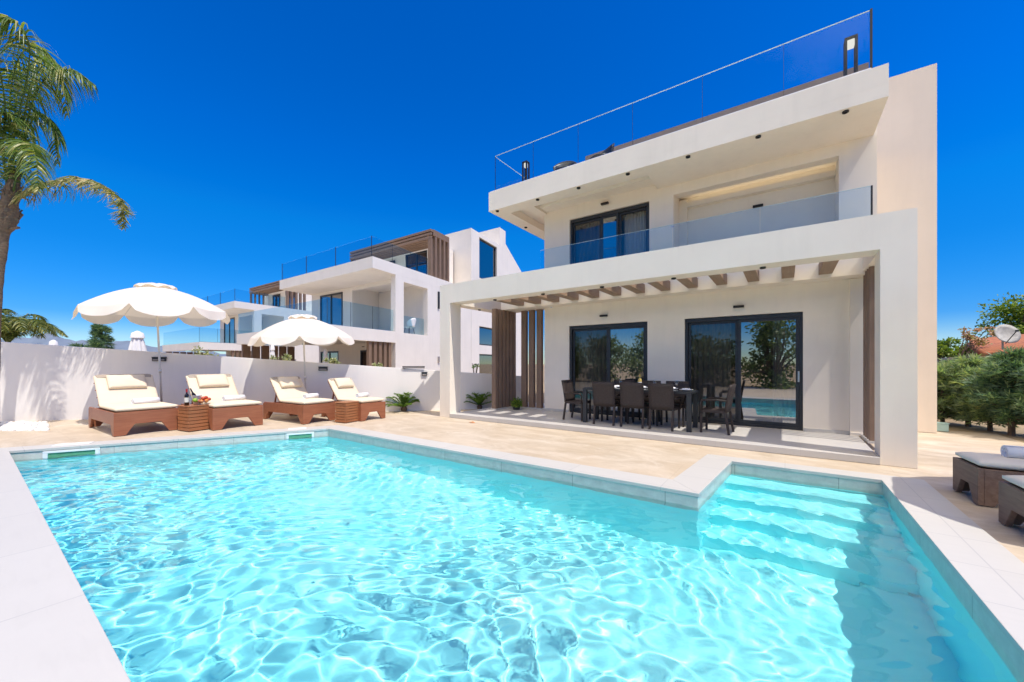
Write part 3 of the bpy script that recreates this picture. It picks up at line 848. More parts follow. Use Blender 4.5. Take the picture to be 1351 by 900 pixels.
wall_light(-13.88, 3.09, 1.57, .31, .10, 'dark wall light on the garden wall behind the big parasol pole')
wall_light(-11.13, 6.13, 1.30, .24, .10, 'dark wall light on the garden wall right of the second parasol pole')
wall_light(-9.18, 8.29, 1.13, .16, .10, 'small dark wall light on the garden wall near the left terrace column')
wall_light(-9.40, 8.05, 1.335, .66, .055, 'long black slot vent near the top of the garden wall', 'wall_vent', 'vents in the garden wall')
gp = thing('glass_screen', 'low clear glass screen standing by the cycad behind the left column', 'glass screen', (-8.6, 9.2, 0))
MB().bar((-8.9, 8.95, .35), (-8.05, 9.55, .35), .012, .7).build('glass_panel', M['rail_glass'], gp)
MB().tube([(-8.72, 9.08, 0), (-8.72, 9.08, .72)], .014, 6).build('post', M['chrome'], gp)


# ------------------------------------------------------------------ sun loungers
def cushion_mesh(x0, x1, y0, y1, z0, z1, r=.03, puff=.012, nx=10, ny=8, seed=0):
    """soft slab with rounded rim and a slightly crowned top"""
    rg = random.Random(seed); vs = []; fs = []
    us = [0, .02, .05] + [i / nx for i in range(1, nx)] + [.95, .98, 1]; us = sorted(set(us))
    ws = sorted(set([0, .03, .07] + [i / ny for i in range(1, ny)] + [.93, .97, 1]))
    nu, nw = len(us), len(ws)
    for side in (1, -1):
        for u in us:
            for v in ws:
                e = min(1, min(u, 1 - u) * 14) ** .5 * min(1, min(v, 1 - v) * 10) ** .5
                zc = (z0 + z1) / 2; hgt = (z1 - z0) / 2
                z = zc + side * (hgt * (.35 + .65 * e) + (puff * math.sin(math.pi * u) * math.sin(math.pi * v) + rg.uniform(-.003, .003)) * e * (side > 0))
                vs.append((x0 + (x1 - x0) * u, y0 + (y1 - y0) * v, z))
    N = nu * nw
    for i in range(nu - 1):
        for j in range(nw - 1):
            a = i * nw + j; q = (a, a + nw, a + nw + 1, a + 1)
            fs.append(q); fs.append(tuple(N + k for k in reversed(q)))
    for i in range(nu - 1):
        for j in (0, nw - 1):
            a = i * nw + j; q = (a, N + a, N + a + nw, a + nw); fs.append(q if j == 0 else q[::-1])
    for j in range(nw - 1):
        for i in (0, nu - 1):
            a = i * nw + j; q = (a, a + 1, N + a + 1, N + a); fs.append(q if i == 0 else q[::-1])
    return vs, fs


def tilt(vs, px, pz, ang):
    """rotate about the y axis through (px, pz): +x end drops, -x end rises"""
    c, s = math.cos(ang), math.sin(ang)
    return [(px + (x - px) * c + (z - pz) * s, y, pz - (x - px) * s + (z - pz) * c) for x, y, z in vs]


def arch_panel(x0, x1, ya, yb, z1, cut, leg):
    """board across the foot end with a trapezoid cut between the legs (board normal along x)"""
    m = MB()
    prof = [(ya, 0), (ya + leg, 0), (ya + leg + cut * .62, cut), (yb - leg - cut * .62, cut), (yb - leg, 0), (yb, 0), (yb, z1), (ya, z1)]
    n = len(prof); vs = [(x0, y, z) for y, z in prof] + [(x1, y, z) for y, z in prof]
    quads = [(0, 1, 2, 7), (2, 3, 6, 7), (3, 4, 5, 6)]
    fs = [tuple(reversed(q)) for q in quads] + [tuple(n + i for i in q) for q in quads] + [(i, (i + 1) % n, n + (i + 1) % n, n + i) for i in range(n)]
    return m.add(vs, fs)


def side_panel(y0, y1, xa, xb, z1, cut, leg):
    m = MB(); prof = [(xa, 0), (xa + leg, 0), (xa + leg + cut * .62, cut), (xb - leg - cut * .62, cut), (xb - leg, 0), (xb, 0), (xb, z1), (xa, z1)]
    n = len(prof); vs = [(x, y0, z) for x, z in prof] + [(x, y1, z) for x, z in prof]
    quads = [(0, 1, 2, 7), (2, 3, 6, 7), (3, 4, 5, 6)]
    fs = [q for q in quads] + [tuple(n + i for i in reversed(q)) for q in quads] + [((i + 1) % n, i, n + i, n + (i + 1) % n) for i in range(n)]
    return m.add(vs, fs)


def make_lounger(label, loc, rz, wd_, ln, hw, hinge, blen, bang, wm, cm, group, pillow=True, seed=0, cth=.10):
    t = thing('sun_lounger', label, 'sun lounger', loc, rz, group); h = wd_ / 2
    arch_panel(-.045, 0, -h, h, hw, hw * .46, wd_ * .17).build('foot_panel', wm, t, .005, local=True)
    arch_panel(-ln, -ln + .045, -h, h, hw * .92, hw * .46, wd_ * .17).build('head_panel', wm, t, .005, local=True)
    for s in (-1, 1):
        a, c = sorted((s * h, s * (h - .04)))
        side_panel(a + .001, c - .001, -ln + .046, -.046, hw - .002, hw * .46, .07).build('side_rail', wm, t, .004, local=True)
    k = MB()
    for i in range(8): k.box(-hinge + .03 + i * (hinge - .1) / 8, -hinge + .03 + i * (hinge - .1) / 8 + .075, -h + .045, h - .045, hw - .04, hw - .018)
    k.build('slats', wm, t, local=True)
    bf = MB()
    for s in (-1, 1): bf.box(-hinge - blen, -hinge, s * (h - .08) - .025, s * (h - .08) + .025, hw - .03, hw + .005)
    for i in range(6): bf.box(-hinge - .12 - i * (blen - .15) / 5.6, -hinge - .05 - i * (blen - .15) / 5.6, -h + .106, h - .106, hw - .02, hw + .002)
    bf.v = tilt(bf.v, -hinge, hw, bang)
    bk = bf.build('backrest_frame', wm, t, local=True)
    c, s_ = math.cos(bang), math.sin(bang)
    p = MB()
    for s in (-1, 1): p.bar((-hinge - blen * .62 * c, s * (h - .13), hw + blen * .62 * s_ - .03), (-hinge - blen * .62 * c - .12, s * (h - .13), hw - .06), .03, .03)
    p.build('prop', wm, bk, local=True)
    m = MB(); m.add(*cushion_mesh(-hinge + .015, -.015, -h + .02, h - .02, hw + .003, hw + cth, seed=seed)); m.build('seat_cushion', cm, t, smooth=True, local=True)
    m = MB(); v, f = cushion_mesh(-hinge - blen, -hinge - .005, -h + .02, h - .02, hw + .012, hw + cth, seed=seed + 1); m.add(tilt(v, -hinge, hw + .01, bang), f)
    bc = m.build('back_cushion', cm, t, smooth=True, local=True)
    if pillow:
        m = MB(); v, f = cushion_mesh(-hinge - blen * .93, -hinge - blen * .50, -h * .62, h * .62, hw + cth + .004, hw + cth + .10, puff=.03, seed=seed + 2)
        m.add(tilt(v, -hinge, hw + .01, bang), f); m.build('pillow', cm, t, smooth=True, local=True)
        m = MB(); v, f = cushion_mesh(-hinge - blen - .02, -hinge - blen * .9, -h + .05, h - .05, hw + .02, hw + cth + .012, puff=.0, seed=seed + 3)
        m.add(tilt(v, -hinge, hw + .01, bang), f); m.build('top_flap', M['cream_back'], t, smooth=True, local=True)
    ties = MB()
    for i in range(4): ties.ball((-hinge - .06 - i * .2, -h + .012, hw + .055), .012, 8)
    ties.v = tilt(ties.v, -hinge, hw + .01, bang); ties.build('ties', M['teak'], bc, local=True)
    return t


def towel(label, loc, rz, ln=.44, r=.075, grp='rolled towels on the sun loungers', m='towel'):
    t = tag(bpy.data.objects.new('towel', None), None)
    bpy.data.objects.remove(t)
    vs = []; fs = []; turns = 3.2; n = 64; th = .017
    for i in range(n + 1):
        u = i / n; a = u * turns * 2 * math.pi; rr = .012 + (r - .012) * u
        flat = .82
        for y in (-ln / 2, ln / 2):
            wob = .004 * math.sin(7 * u + y * 9)
            vs.append((rr * math.cos(a), y + wob * 2, r * flat + rr * flat * math.sin(a)))
    for i in range(n): fs.append((2 * i, 2 * i + 2, 2 * i + 3, 2 * i + 1))
    o = MB().add(vs, fs).build('rolled_towel', M[m], None, smooth=True, solid=.013)
    o.location = loc; o.rotation_euler = (0, 0, rz)
    return tag(o, label, 'towel', grp)


GL = 'sun loungers along the far end of the pool'
A1 = R(-6)
def loc_lounger(fl, width, rz):   # foot-end left corner -> origin (centre of the foot end)
    return (fl[0] - math.sin(rz) * width / 2, fl[1] + math.cos(rz) * width / 2, 0)


LL = []
for k, (fl, wdt, rz, ln, hw, lab) in enumerate([
    ((-10.90, 1.73), 1.04, R(2), 2.10, .47, 'cream cushioned teak sun lounger nearest the palm, left of the bottle table'),
    ((-10.16, 3.13), 1.00, R(1), 2.05, .47, 'cream cushioned teak sun lounger right of the fruit bowl table'),
    ((-9.42, 4.70), .84, R(4), 1.85, .45, 'cream cushioned teak sun lounger in front of the smaller parasol pole'),
    ((-8.72, 5.78), .76, R(3), 1.72, .44, 'cream cushioned teak sun lounger nearest the cycad, right of the plain slatted table')]):
    lo = loc_lounger(fl, wdt, rz)
    LL.append((lo, rz, wdt, hw))
    make_lounger(lab, lo, rz, wdt, ln, hw, ln * .60, ln * .405, R(50), M['teak'], M['cream'], GL, True, k * 10)


def on_lounger(k, x, y, z):
    lo, rz, w_, hw = LL[k]; c, s = math.cos(rz), math.sin(rz)
    return (lo[0] + x * c - y * s, lo[1] + x * s + y * c, lo[2] + hw + z)


towel('white rolled towel on the lounger nearest the palm', on_lounger(0, -.62, .10, .102), R(12))
towel('white rolled towel on the lounger right of the fruit bowl', on_lounger(1, -.62, .12, .102), R(9))
towel('white rolled towel on the lounger below the smaller parasol', on_lounger(2, -.62, .14, .102), R(13), .36)
towel('white rolled towel on the lounger nearest the cycad', on_lounger(3, -.58, .08, .102), R(11), .34)

# right-hand pair, seen from the foot end, in their parasol's shade
GR = 'weathered sun loungers at the right edge'
make_lounger('weathered teak sun lounger at the right edge, the farther one with a rolled towel', (1.60, 6.30, 0), R(180 + 3), .60, 1.9, .375, 1.2, .7, R(14), M['weathered'], M['offwhite'], GR, False, 60, .085)
make_lounger('weathered teak sun lounger at the right edge, the nearer one cut by the frame', (1.62, 5.17, 0), R(180 + 3), .64, 1.9, .375, 1.2, .7, R(14), M['weathered'], M['offwhite'], GR, False, 70, .085)
towel('white rolled towel in blue shade on the weathered lounger at the right', (2.12, 6.36, .462), R(96), .44, .075)


# ------------------------------------------------------------------ slatted side tables and what stands on them
def side_table(label, loc, rz, w_, d_, h_, mat_):
    t = thing('side_table', label, 'side table', loc, rz, 'slatted teak side tables between the loungers')
    m = MB()
    for i in range(6): m.box(-w_ / 2 - .01 + i * (w_ + .02) / 6, -w_ / 2 - .01 + (i + 1) * (w_ + .02) / 6 - .008, -d_ / 2 - .01, d_ / 2 + .01, h_ - .022, h_)
    m.build('top', mat_, t, .003, local=True)
    m = MB(); k = 7; st_ = (h_ - .03) / k
    for i in range(k):
        z = .01 + i * st_
        m.box(-w_ / 2, w_ / 2, -d_ / 2, -d_ / 2 + .02, z, z + st_ - .012); m.box(-w_ / 2, w_ / 2, d_ / 2 - .02, d_ / 2, z, z + st_ - .012)
        m.box(-w_ / 2, -w_ / 2 + .02, -d_ / 2 + .021, d_ / 2 - .021, z, z + st_ - .012); m.box(w_ / 2 - .02, w_ / 2, -d_ / 2 + .021, d_ / 2 - .021, z, z + st_ - .012)
    m.build('slats', mat_, t, .003, local=True)
    m = MB()
    for sx in (-1, 1):
        for sy in (-1, 1): m.box(sx * (w_ / 2 - .042) - .02, sx * (w_ / 2 - .042) + .02, sy * (d_ / 2 - .042) - .02, sy * (d_ / 2 - .042) + .02, 0, h_ - .024)
    m.build('legs', mat_, t, local=True)
    return t


T1 = Vector((-10.62, 2.96, 0)); TZ = .545
side_table('square slatted teak table carrying the red wine bottle and the fruit bowl', T1, R(10), .44, .46, TZ, M['teak_table'])
side_table('plain slatted teak table with a bare top, between the third and the last lounger', (-8.98, 5.55, 0), R(10), .38, .40, .50, M['teak_table'])


def bottle(name, label, cat, loc, gm, cap, h=.32, r=.038):
    t = thing(name, label, cat, loc)
    MB().lathe([(.001, 0), (r, .003), (r, h * .58), (r * .85, h * .66), (r * .36, h * .74), (r * .34, h * .83)], loc, 14).build('body', gm, t, smooth=True)
    MB().lathe([(r * .40, h * .80), (r * .42, h * .98), (r * .40, h), (.001, h)], loc, 12).build('capsule', cap, t, smooth=True)
    MB().lathe([(r * 1.02, h * .2), (r * 1.02, h * .48)], loc, 14).build('label', M['label'], t, smooth=True)
    return t


def wine_glass(label, loc, grp, s=1.0):
    t = thing('wine_glass', label, 'wine glass', loc, 0, grp)
    MB().lathe([(.001, 0), (.034 * s, .002), (.005 * s, .008), (.004 * s, .085 * s), (.02 * s, .10 * s), (.038 * s, .135 * s), (.036 * s, .19 * s), (.032 * s, .205 * s)], loc, 16).build('bowl', M['clear'], t, smooth=True)


tx = lambda dx, dy: (T1.x + dx, T1.y + dy, TZ)
bottle('wine_bottle', 'dark wine bottle with red capsule on the slatted table', 'bottle', tx(.02, -.16), M['wine'], M['red'], .36, .042)
wine_glass('stemmed wine glass in front of the red wine bottle', tx(.15, -.13), 'wine glasses on the slatted table', 1.05)
wine_glass('stemmed wine glass in front of the fruit bowl', tx(.17, .0), 'wine glasses on the slatted table', 1.05)
bt = thing('ice_bucket', 'white ice bucket with a dark bottle leaning in it, behind the fruit', 'ice bucket', tx(-.12, .06))
MB().lathe([(.001, .0), (.07, .003), (.085, .2), (.09, .205), (.078, .2), (.066, .02), (.001, .02)], tx(-.12, .06), 18).build('bucket', M['whitepaint'], bt, smooth=True)
a = Vector(tx(-.12, .06)); bl = MB(); bl.tube([a + Vector((0, 0, .05)), a + Vector((-.01, -.06, .22)), a + Vector((-.013, -.08, .27)), a + Vector((-.02, -.115, .36))], [.036, .036, .015, .014], 12)
tag(bl.build('champagne_bottle', M['wine'], smooth=True), 'dark green bottle leaning out of the white ice bucket', 'bottle')
fb = thing('fruit_bowl', 'wide bowl heaped with red and orange fruit on the slatted table', 'fruit bowl', tx(.05, .12))
MB().lathe([(.001, 0), (.05, .002), (.06, .012), (.11, .05), (.15, .105), (.144, .105), (.10, .056), (.05, .02), (.001, .018)], tx(.05, .12), 22).build('bowl', M['clear'], fb, smooth=True)
for i, (dx, dy, dz, r, c) in enumerate([(-.05, -.05, .075, .042, 'red'), (.05, -.045, .075, .043, 'orange'), (.0, .05, .075, .044, 'red'), (.075, .04, .085, .04, 'orange'), (-.07, .04, .085, .042, 'orange'), (.02, -.0, .14, .043, 'red'), (-.03, .06, .15, .04, 'red'), (.06, .09, .115, .04, 'red')]):
    q = tx(.05 + dx, .12 + dy); o = MB().ball((0, 0, 0), r, 14, .93).build('fruit', M['apple_' + c], None, smooth=True); o.location = (q[0], q[1], q[2] + dz)
    tag(o, 'round red fruit heaped in the bowl on the slatted table' if c == 'red' else 'orange coloured fruit heaped in the bowl on the slatted table', 'fruit', 'red fruit in the bowl' if c == 'red' else 'orange fruit in the bowl')
o = MB().ball((0, 0, 0), .05, 14, .95).build('fruit', M['apple_green'], None, smooth=True); q = tx(.10, -.03); o.location = (q[0], q[1], q[2] + .11)
tag(o, 'bright green apple on top of the fruit, next to the wine bottle', 'fruit')


# ------------------------------------------------------------------ parasols
def make_parasol(label, base, topc, rad, rise, val, seed, grp='white scalloped parasols by the pool', name='parasol', basekind='tub', ribs=8):
    base, topc = Vector(base), Vector(topc)
    t = thing(name, label, 'parasol', base, 0, grp)
    ax = (topc - base).normalized()
    MB().tube([base + ax * .02, topc + ax * .02], [.024, .020], 12).build('pole', M['steelpole'], t, smooth=True)
    MB().tube([base + ax * ((topc - base).length * .36), base + ax * ((topc - base).length * .36 + .10)], [.031, .031], 12).build('joint_collar', M['chrome'], t, smooth=True)
    rot = Vector((0, 0, 1)).rotation_difference(ax).to_matrix()
    rg = random.Random(seed); NR = 9; NS = 10; vs = []; fs = []
    def dome(u): return -rise * (u ** 1.75)
    n = ribs * NS
    for i in range(NR + 1):
        u = .02 + .98 * i / NR
        for k in range(n):
            f = (k % NS) / NS; a = 2 * math.pi * (k / n) + .25
            sag = 1 - .055 * math.sin(math.pi * f) * u
            drop = -.05 * math.sin(math.pi * f) * (u ** 2)
            p = Vector((rad * u * sag * math.cos(a), rad * u * sag * math.sin(a), dome(u) + drop))
            vs.append(topc + rot @ p)
    for i in range(NR):
        for k in range(n): fs.append((i * n + k, i * n + (k + 1) % n, (i + 1) * n + (k + 1) % n, (i + 1) * n + k))
    MB().add(vs, fs).build('canopy', M['parasol'], t, smooth=True)
    # scalloped valance, one flap per panel
    vs = []; fs = []; m = NS + 1; NV = 5
    for r in range(ribs):
        b0 = len(vs); sway = rg.uniform(-.02, .05)
        for k in range(m):
            f = k / NS; a = 2 * math.pi * ((r + f) / ribs) + .25; sag = 1 - .055 * math.sin(math.pi * f)
            prof = min(1.0, .04 + (math.sin(math.pi * min(max((f - .0), 0), 1)) ** .42) * 1.0)
            for j in range(NV + 1):
                v = j / NV
                p = Vector((rad * sag * math.cos(a), rad * sag * math.sin(a), dome(1) - .05 * math.sin(math.pi * f) - val * prof * v))
                out = 1 + (.05 * v + sway * v + .018 * math.sin(f * 9 + r) * v) * prof
                p.x *= out; p.y *= out; vs.append(topc + rot @ p)
        for k in range(NS):
            for j in range(NV):
                q = b0 + k * (NV + 1) + j; fs.append((q, q + 1, q + NV + 2, q + NV + 1))
    MB().add(vs, fs).build('valance', M['parasol'], t, smooth=True)
    # vent cap with little scallops
    vs = []; fs = []; nc = 64
    for i, (rr, z) in enumerate(((.02, .075), (.13, .062), (.24, .03), (.29, -.035))):
        for k in range(nc):
            a = 2 * math.pi * k / nc; s = abs(math.sin(4 * a + .6)); z2 = z - (.05 * (1 - s) - .02 if i == 3 else 0) + (.018 * s if i >= 1 else 0)
            vs.append(topc + rot @ Vector((rad * rr * math.cos(a), rad * rr * math.sin(a), z2)))
    for i in range(3):
        for k in range(nc): fs.append((i * nc + k, i * nc + (k + 1) % nc, (i + 1) * nc + (k + 1) % nc, (i + 1) * nc + k))
    MB().add(vs, fs).build('vent_cap', M['parasol'], t, smooth=True)
    rb = MB()
    for r in range(ribs):
        a = 2 * math.pi * r / ribs + .25
        pts = [topc + rot @ Vector((rad * u * math.cos(a), rad * u * math.sin(a), dome(u) - .012)) for u in (.03, .25, .5, .75, .985)]
        rb.tube(pts, .006, 5)
        hub = topc + rot @ Vector((0, 0, -rise - .12)); rb.tube([hub, topc + rot @ Vector((rad * .52 * math.cos(a), rad * .52 * math.sin(a), dome(.52) - .02))], .0055, 5)
    rb.build('ribs', M['steelpole'], t)
    if basekind == 'tub':
        MB().lathe([(.001, .0), (.17, 0), (.22, .30), (.235, .31), (.235, .33), (.215, .33), (.20, .26), (.001, .25)], base, 24).build('base', M['pot'], t, smooth=True)
    else:
        MB().lathe([(.001, 0), (.26, 0), (.26, .05), (.05, .07), (.045, .3), (.026, .31)], base, 24).build('base', M['whitepaint'], t, smooth=True)
    return t


b1 = at(214, 551, 9.85); b1.z = 0
make_parasol('bigger looking white scalloped parasol at the left, its pole in a blue tub', (b1.x, b1.y, 0), at(205, 379, 9.8), 1.43, .60, .23, 1)
b2 = at(404, 540, 11.1); b2.z = 0
make_parasol('smaller looking white scalloped parasol behind the third lounger', (b2.x, b2.y, 0), at(399, 419, 11.0), 1.27, .56, .19, 2, basekind='plate')
make_parasol('white parasol that shades the weathered loungers at the right', (3.62, 5.95, 0), (3.60, 5.92, 2.95), 1.42, .5, .2, 3, basekind='plate')


def folded_parasol(label, base, h, w_, grp=None):
    t = thing('folded_parasol', label, 'parasol', base, 0, grp); vs = []; fs = []; n = 40; lev = 10
    base = Vector(base)
    for i in range(lev + 1):
        u = i / lev; r = w_ * (.22 + .78 * (1 - u) ** .7) * (1 if i else .95)
        for k in range(n):
            a = 2 * math.pi * k / n; rr = r * (1 + .26 * math.sin(8 * a + 1.5 * u) * (1 - .5 * u))
            vs.append((base.x + rr * math.cos(a), base.y + rr * math.sin(a), base.z + h * (.45 + .52 * u)))
    for i in range(lev):
        for k in range(n): fs.append((i * n + k, i * n + (k + 1) % n, (i + 1) * n + (k + 1) % n, (i + 1) * n + k))
    MB().add(vs, fs).build('canopy', M['parasol_far'], t, smooth=True)
    MB().lathe([(w_ * .62, h * .90), (w_ * .5, h * .97), (.03, h * 1.0), (.001, h)], base, 16).build('cap', M['parasol_far'], t, smooth=True)
    MB().tube([base, base + Vector((0, 0, h * .5))], .025, 8).build('pole', M['steelpole'], t)
    return t


q = at(181, 480, 14.5); folded_parasol('folded white parasol behind the garden wall, left of the big parasol pole', (q.x, q.y, 0), 2.68, .34)
q = at(70, 480, 19); folded_parasol('tip of a folded white parasol just above the garden wall, near the feathery palm', (q.x, q.y, 0), 2.62, .26)
q = at(359, 480, 16.5); folded_parasol('folded white parasol left under the smaller parasol, behind the wall', (q.x, q.y, 0), 2.25, .15)
q = at(429, 480, 17); folded_parasol('folded white parasol right under the smaller parasol, behind the wall', (q.x, q.y, 0), 2.1, .15)


# ------------------------------------------------------------------ dining set
def make_chair(label, loc, rz, grp='dark rattan chairs round the dining table'):
    t = thing('dining_chair', label, 'chair', loc, rz, grp); m = M['rattan']     # chair faces +y (local)
    MB().box(-.24, .24, -.22, .24, .40, .455).build('seat', m, t, .012, local=True)
    vs = []; fs = []; n = 8
    for i in range(n + 1):
        u = i / n; z = .43 + .52 * u; y = -.215 - .085 * u ** 1.3
        for k in range(7):
            x = -.245 + .49 * k / 6; vs.append((x * (1 + .02 * u), y - .02 * math.cos((k / 6 - .5) * math.pi), z))
    for i in range(n):
        for k in range(6): fs.append((i * 7 + k, i * 7 + k + 1, i * 7 + 8 + k, i * 7 + 7 + k))
    MB().add(vs, fs).build('backrest', m, t, smooth=True, solid=.035, local=True)
    for sx in (-1, 1):
        MB().bar((sx * .225, .215, 0), (sx * .225, .215, .40), .042, .042).build('leg', m, t, .006, local=True)
        MB().bar((sx * .225, -.27, 0), (sx * .225, -.21, .42), .042, .042).build('leg', m, t, .006, local=True)
        MB().tube([(sx * .245, .215, .40), (sx * .262, .215, .60), (sx * .265, .18, .645), (sx * .262, -.05, .655), (sx * .25, -.235, .64)], .02, 8).build('armrest', m, t, smooth=True, local=True)
    return t


ZT = .10
c0 = make_chair('dark rattan dining chair, middle one of the three with backs to the pool', (-2.66, 8.42, ZT), R(2))
clone(c0, 'dark rattan dining chair, right one of the three with backs to the pool', (-2.045, 8.42, ZT), R(-3))
clone(c0, 'dark rattan dining chair, left one of the three with backs to the pool', (-3.28, 8.42, ZT), R(1))
clone(c0, 'dark rattan dining chair at the left head of the table', (-4.10, 8.58, ZT), R(-90))
clone(c0, 'dark rattan armchair at the right head of the table, seen from the side', (-1.12, 8.58, ZT), R(86))
for x, w_ in ((-3.24, 'left'), (-2.62, 'middle'), (-2.0, 'right')):
    clone(c0, f'dark rattan dining chair on the house side of the table, {w_} one', (x, 9.08, ZT), R(180))
tb = thing('dining_table', 'long dark grey dining table set for a meal on the terrace', 'table', (-2.66, 8.60, ZT))
tz = ZT + .80
MB().box(-3.82, -1.50, 8.24, 9.0, tz - .05, tz - .012).build('frame', M['frame'], tb, .004)
MB().box(-3.80, -1.52, 8.26, 8.98, tz - .0115, tz).build('top', M['tabletop'], tb, .003)
for x in (-3.77, -1.55):
    for y in (8.28, 8.95): MB().box(x - .045, x + .045, y - .035, y + .035, ZT, tz - .051).build('leg', M['frame'], tb, .004)


def plate(x, y, lab, grp='white plates on the dining table'):
    o = MB().lathe([(.001, .004), (.08, .004), (.13, .018), (.131, .022), (.08, .010), (.001, .009)], (0, 0, 0), 24).build('plate', M['whitepaint'], None, smooth=True)
    o.location = (x, y, tz + .001); tag(o, lab, 'plate', grp)
    n = cushion_mesh(-.07, .07, -.09, .09, 0, .03, puff=.008); o = MB().add(*n).build('napkin', M['towel'], None, smooth=True); o.location = (x, y, tz + .012)
    tag(o, 'folded white napkin' + lab[lab.index(' at the'):] if ' at the' in lab else lab, 'napkin', 'folded napkins on the plates')


for x, w_ in ((-3.2, 'left'), (-2.62, 'middle'), (-2.0, 'right')):
    plate(x, 8.42, f'white plate at the pool side of the table, {w_} setting')
    plate(x, 8.82, f'white plate at the house side of the table, {w_} setting')
plate(-1.66, 8.55, 'white plate at the right end of the dining table')
bottle('champagne_bottle', 'pale champagne bottle with gold neck on the dining table', 'bottle', (-2.62, 8.62, tz), M['champagne'], M['champagne'], .32, .042)
for x in (-3.05, -2.3, -1.85):
    wine_glass({-3.05: 'stemmed glass left of the champagne bottle', -2.3: 'stemmed glass right of the champagne bottle', -1.85: 'stemmed glass nearest the right end of the dining table'}[x], (x, 8.6, tz), 'glasses on the dining table')


# ------------------------------------------------------------------ vegetation
def smooth_path(pts, n):
    """Catmull-Rom through the points"""
    P = [Vector(p) for p in pts]; P = [P[0] * 2 - P[1]] + P + [P[-1] * 2 - P[-2]]; out = []
    segs = len(P) - 3
    for i in range(n):
        u = i / (n - 1) * segs; k = min(int(u), segs - 1); t = u - k; a, b, c, d = P[k:k + 4]
        out.append(.5 * ((2 * b) + (c - a) * t + (2 * a - 5 * b + 4 * c - d) * t * t + (3 * b - a - 3 * c + d) * t ** 3))
    return out


def frond(mb, pts, n=46, ll=.55, lw=.028, droop=.75, petiole=.16, curl=0., rg=random, rach=.022, up=Vector((0, 0, 1)), vee=.25, reps=2):
    path = smooth_path(pts, n); mb.tube(path, [rach * (1 - .8 * i / n) for i in range(n)], 5)
    for i in range(int(n * petiole), n):
        u = i / (n - 1); p = path[i]; d = (path[min(i + 1, n - 1)] - path[i - 1]).normalized()
        side = d.cross(up)
        if side.length < .15: side = d.cross(Vector((.6, -.8, 0)))
        side.normalize(); nrm = side.cross(d).normalized()
        env = max(.22, math.sin(math.pi * (.12 + .86 * (u - petiole) / (1 - petiole))) ** .6)
        for s in (-1, 1):
            for rep in range(reps):
                l = ll * env * rg.uniform(.75, 1.15); dr = (side * s * rg.uniform(.8, 1.1) + d * rg.uniform(.35, .8) + nrm * (vee + rg.uniform(-.25, .3))).normalized()
                q = p + d * rg.uniform(-.02, .02); w = lw * rg.uniform(.7, 1.2); vs = []; vel = dr; K = 5
                wd2 = vel.cross(Vector((rg.uniform(-1, 1), rg.uniform(-1, 1), .6))).normalized()
                for k in range(K + 1):
                    ww = w * (1 - (k / K) ** 1.6) * .5 + .001
                    vs += [q - wd2 * ww, q + wd2 * ww]
                    vel = (vel + Vector((0, 0, -1)) * droop * rg.uniform(.25, .5) + (d * curl * rg.uniform(-1, .3) if curl else Vector((0, 0, 0)))).normalized()
                    q = q + vel * (l / K)
                mb.add(vs, [(2 * k, 2 * k + 1, 2 * k + 3, 2 * k + 2) for k in range(K)])


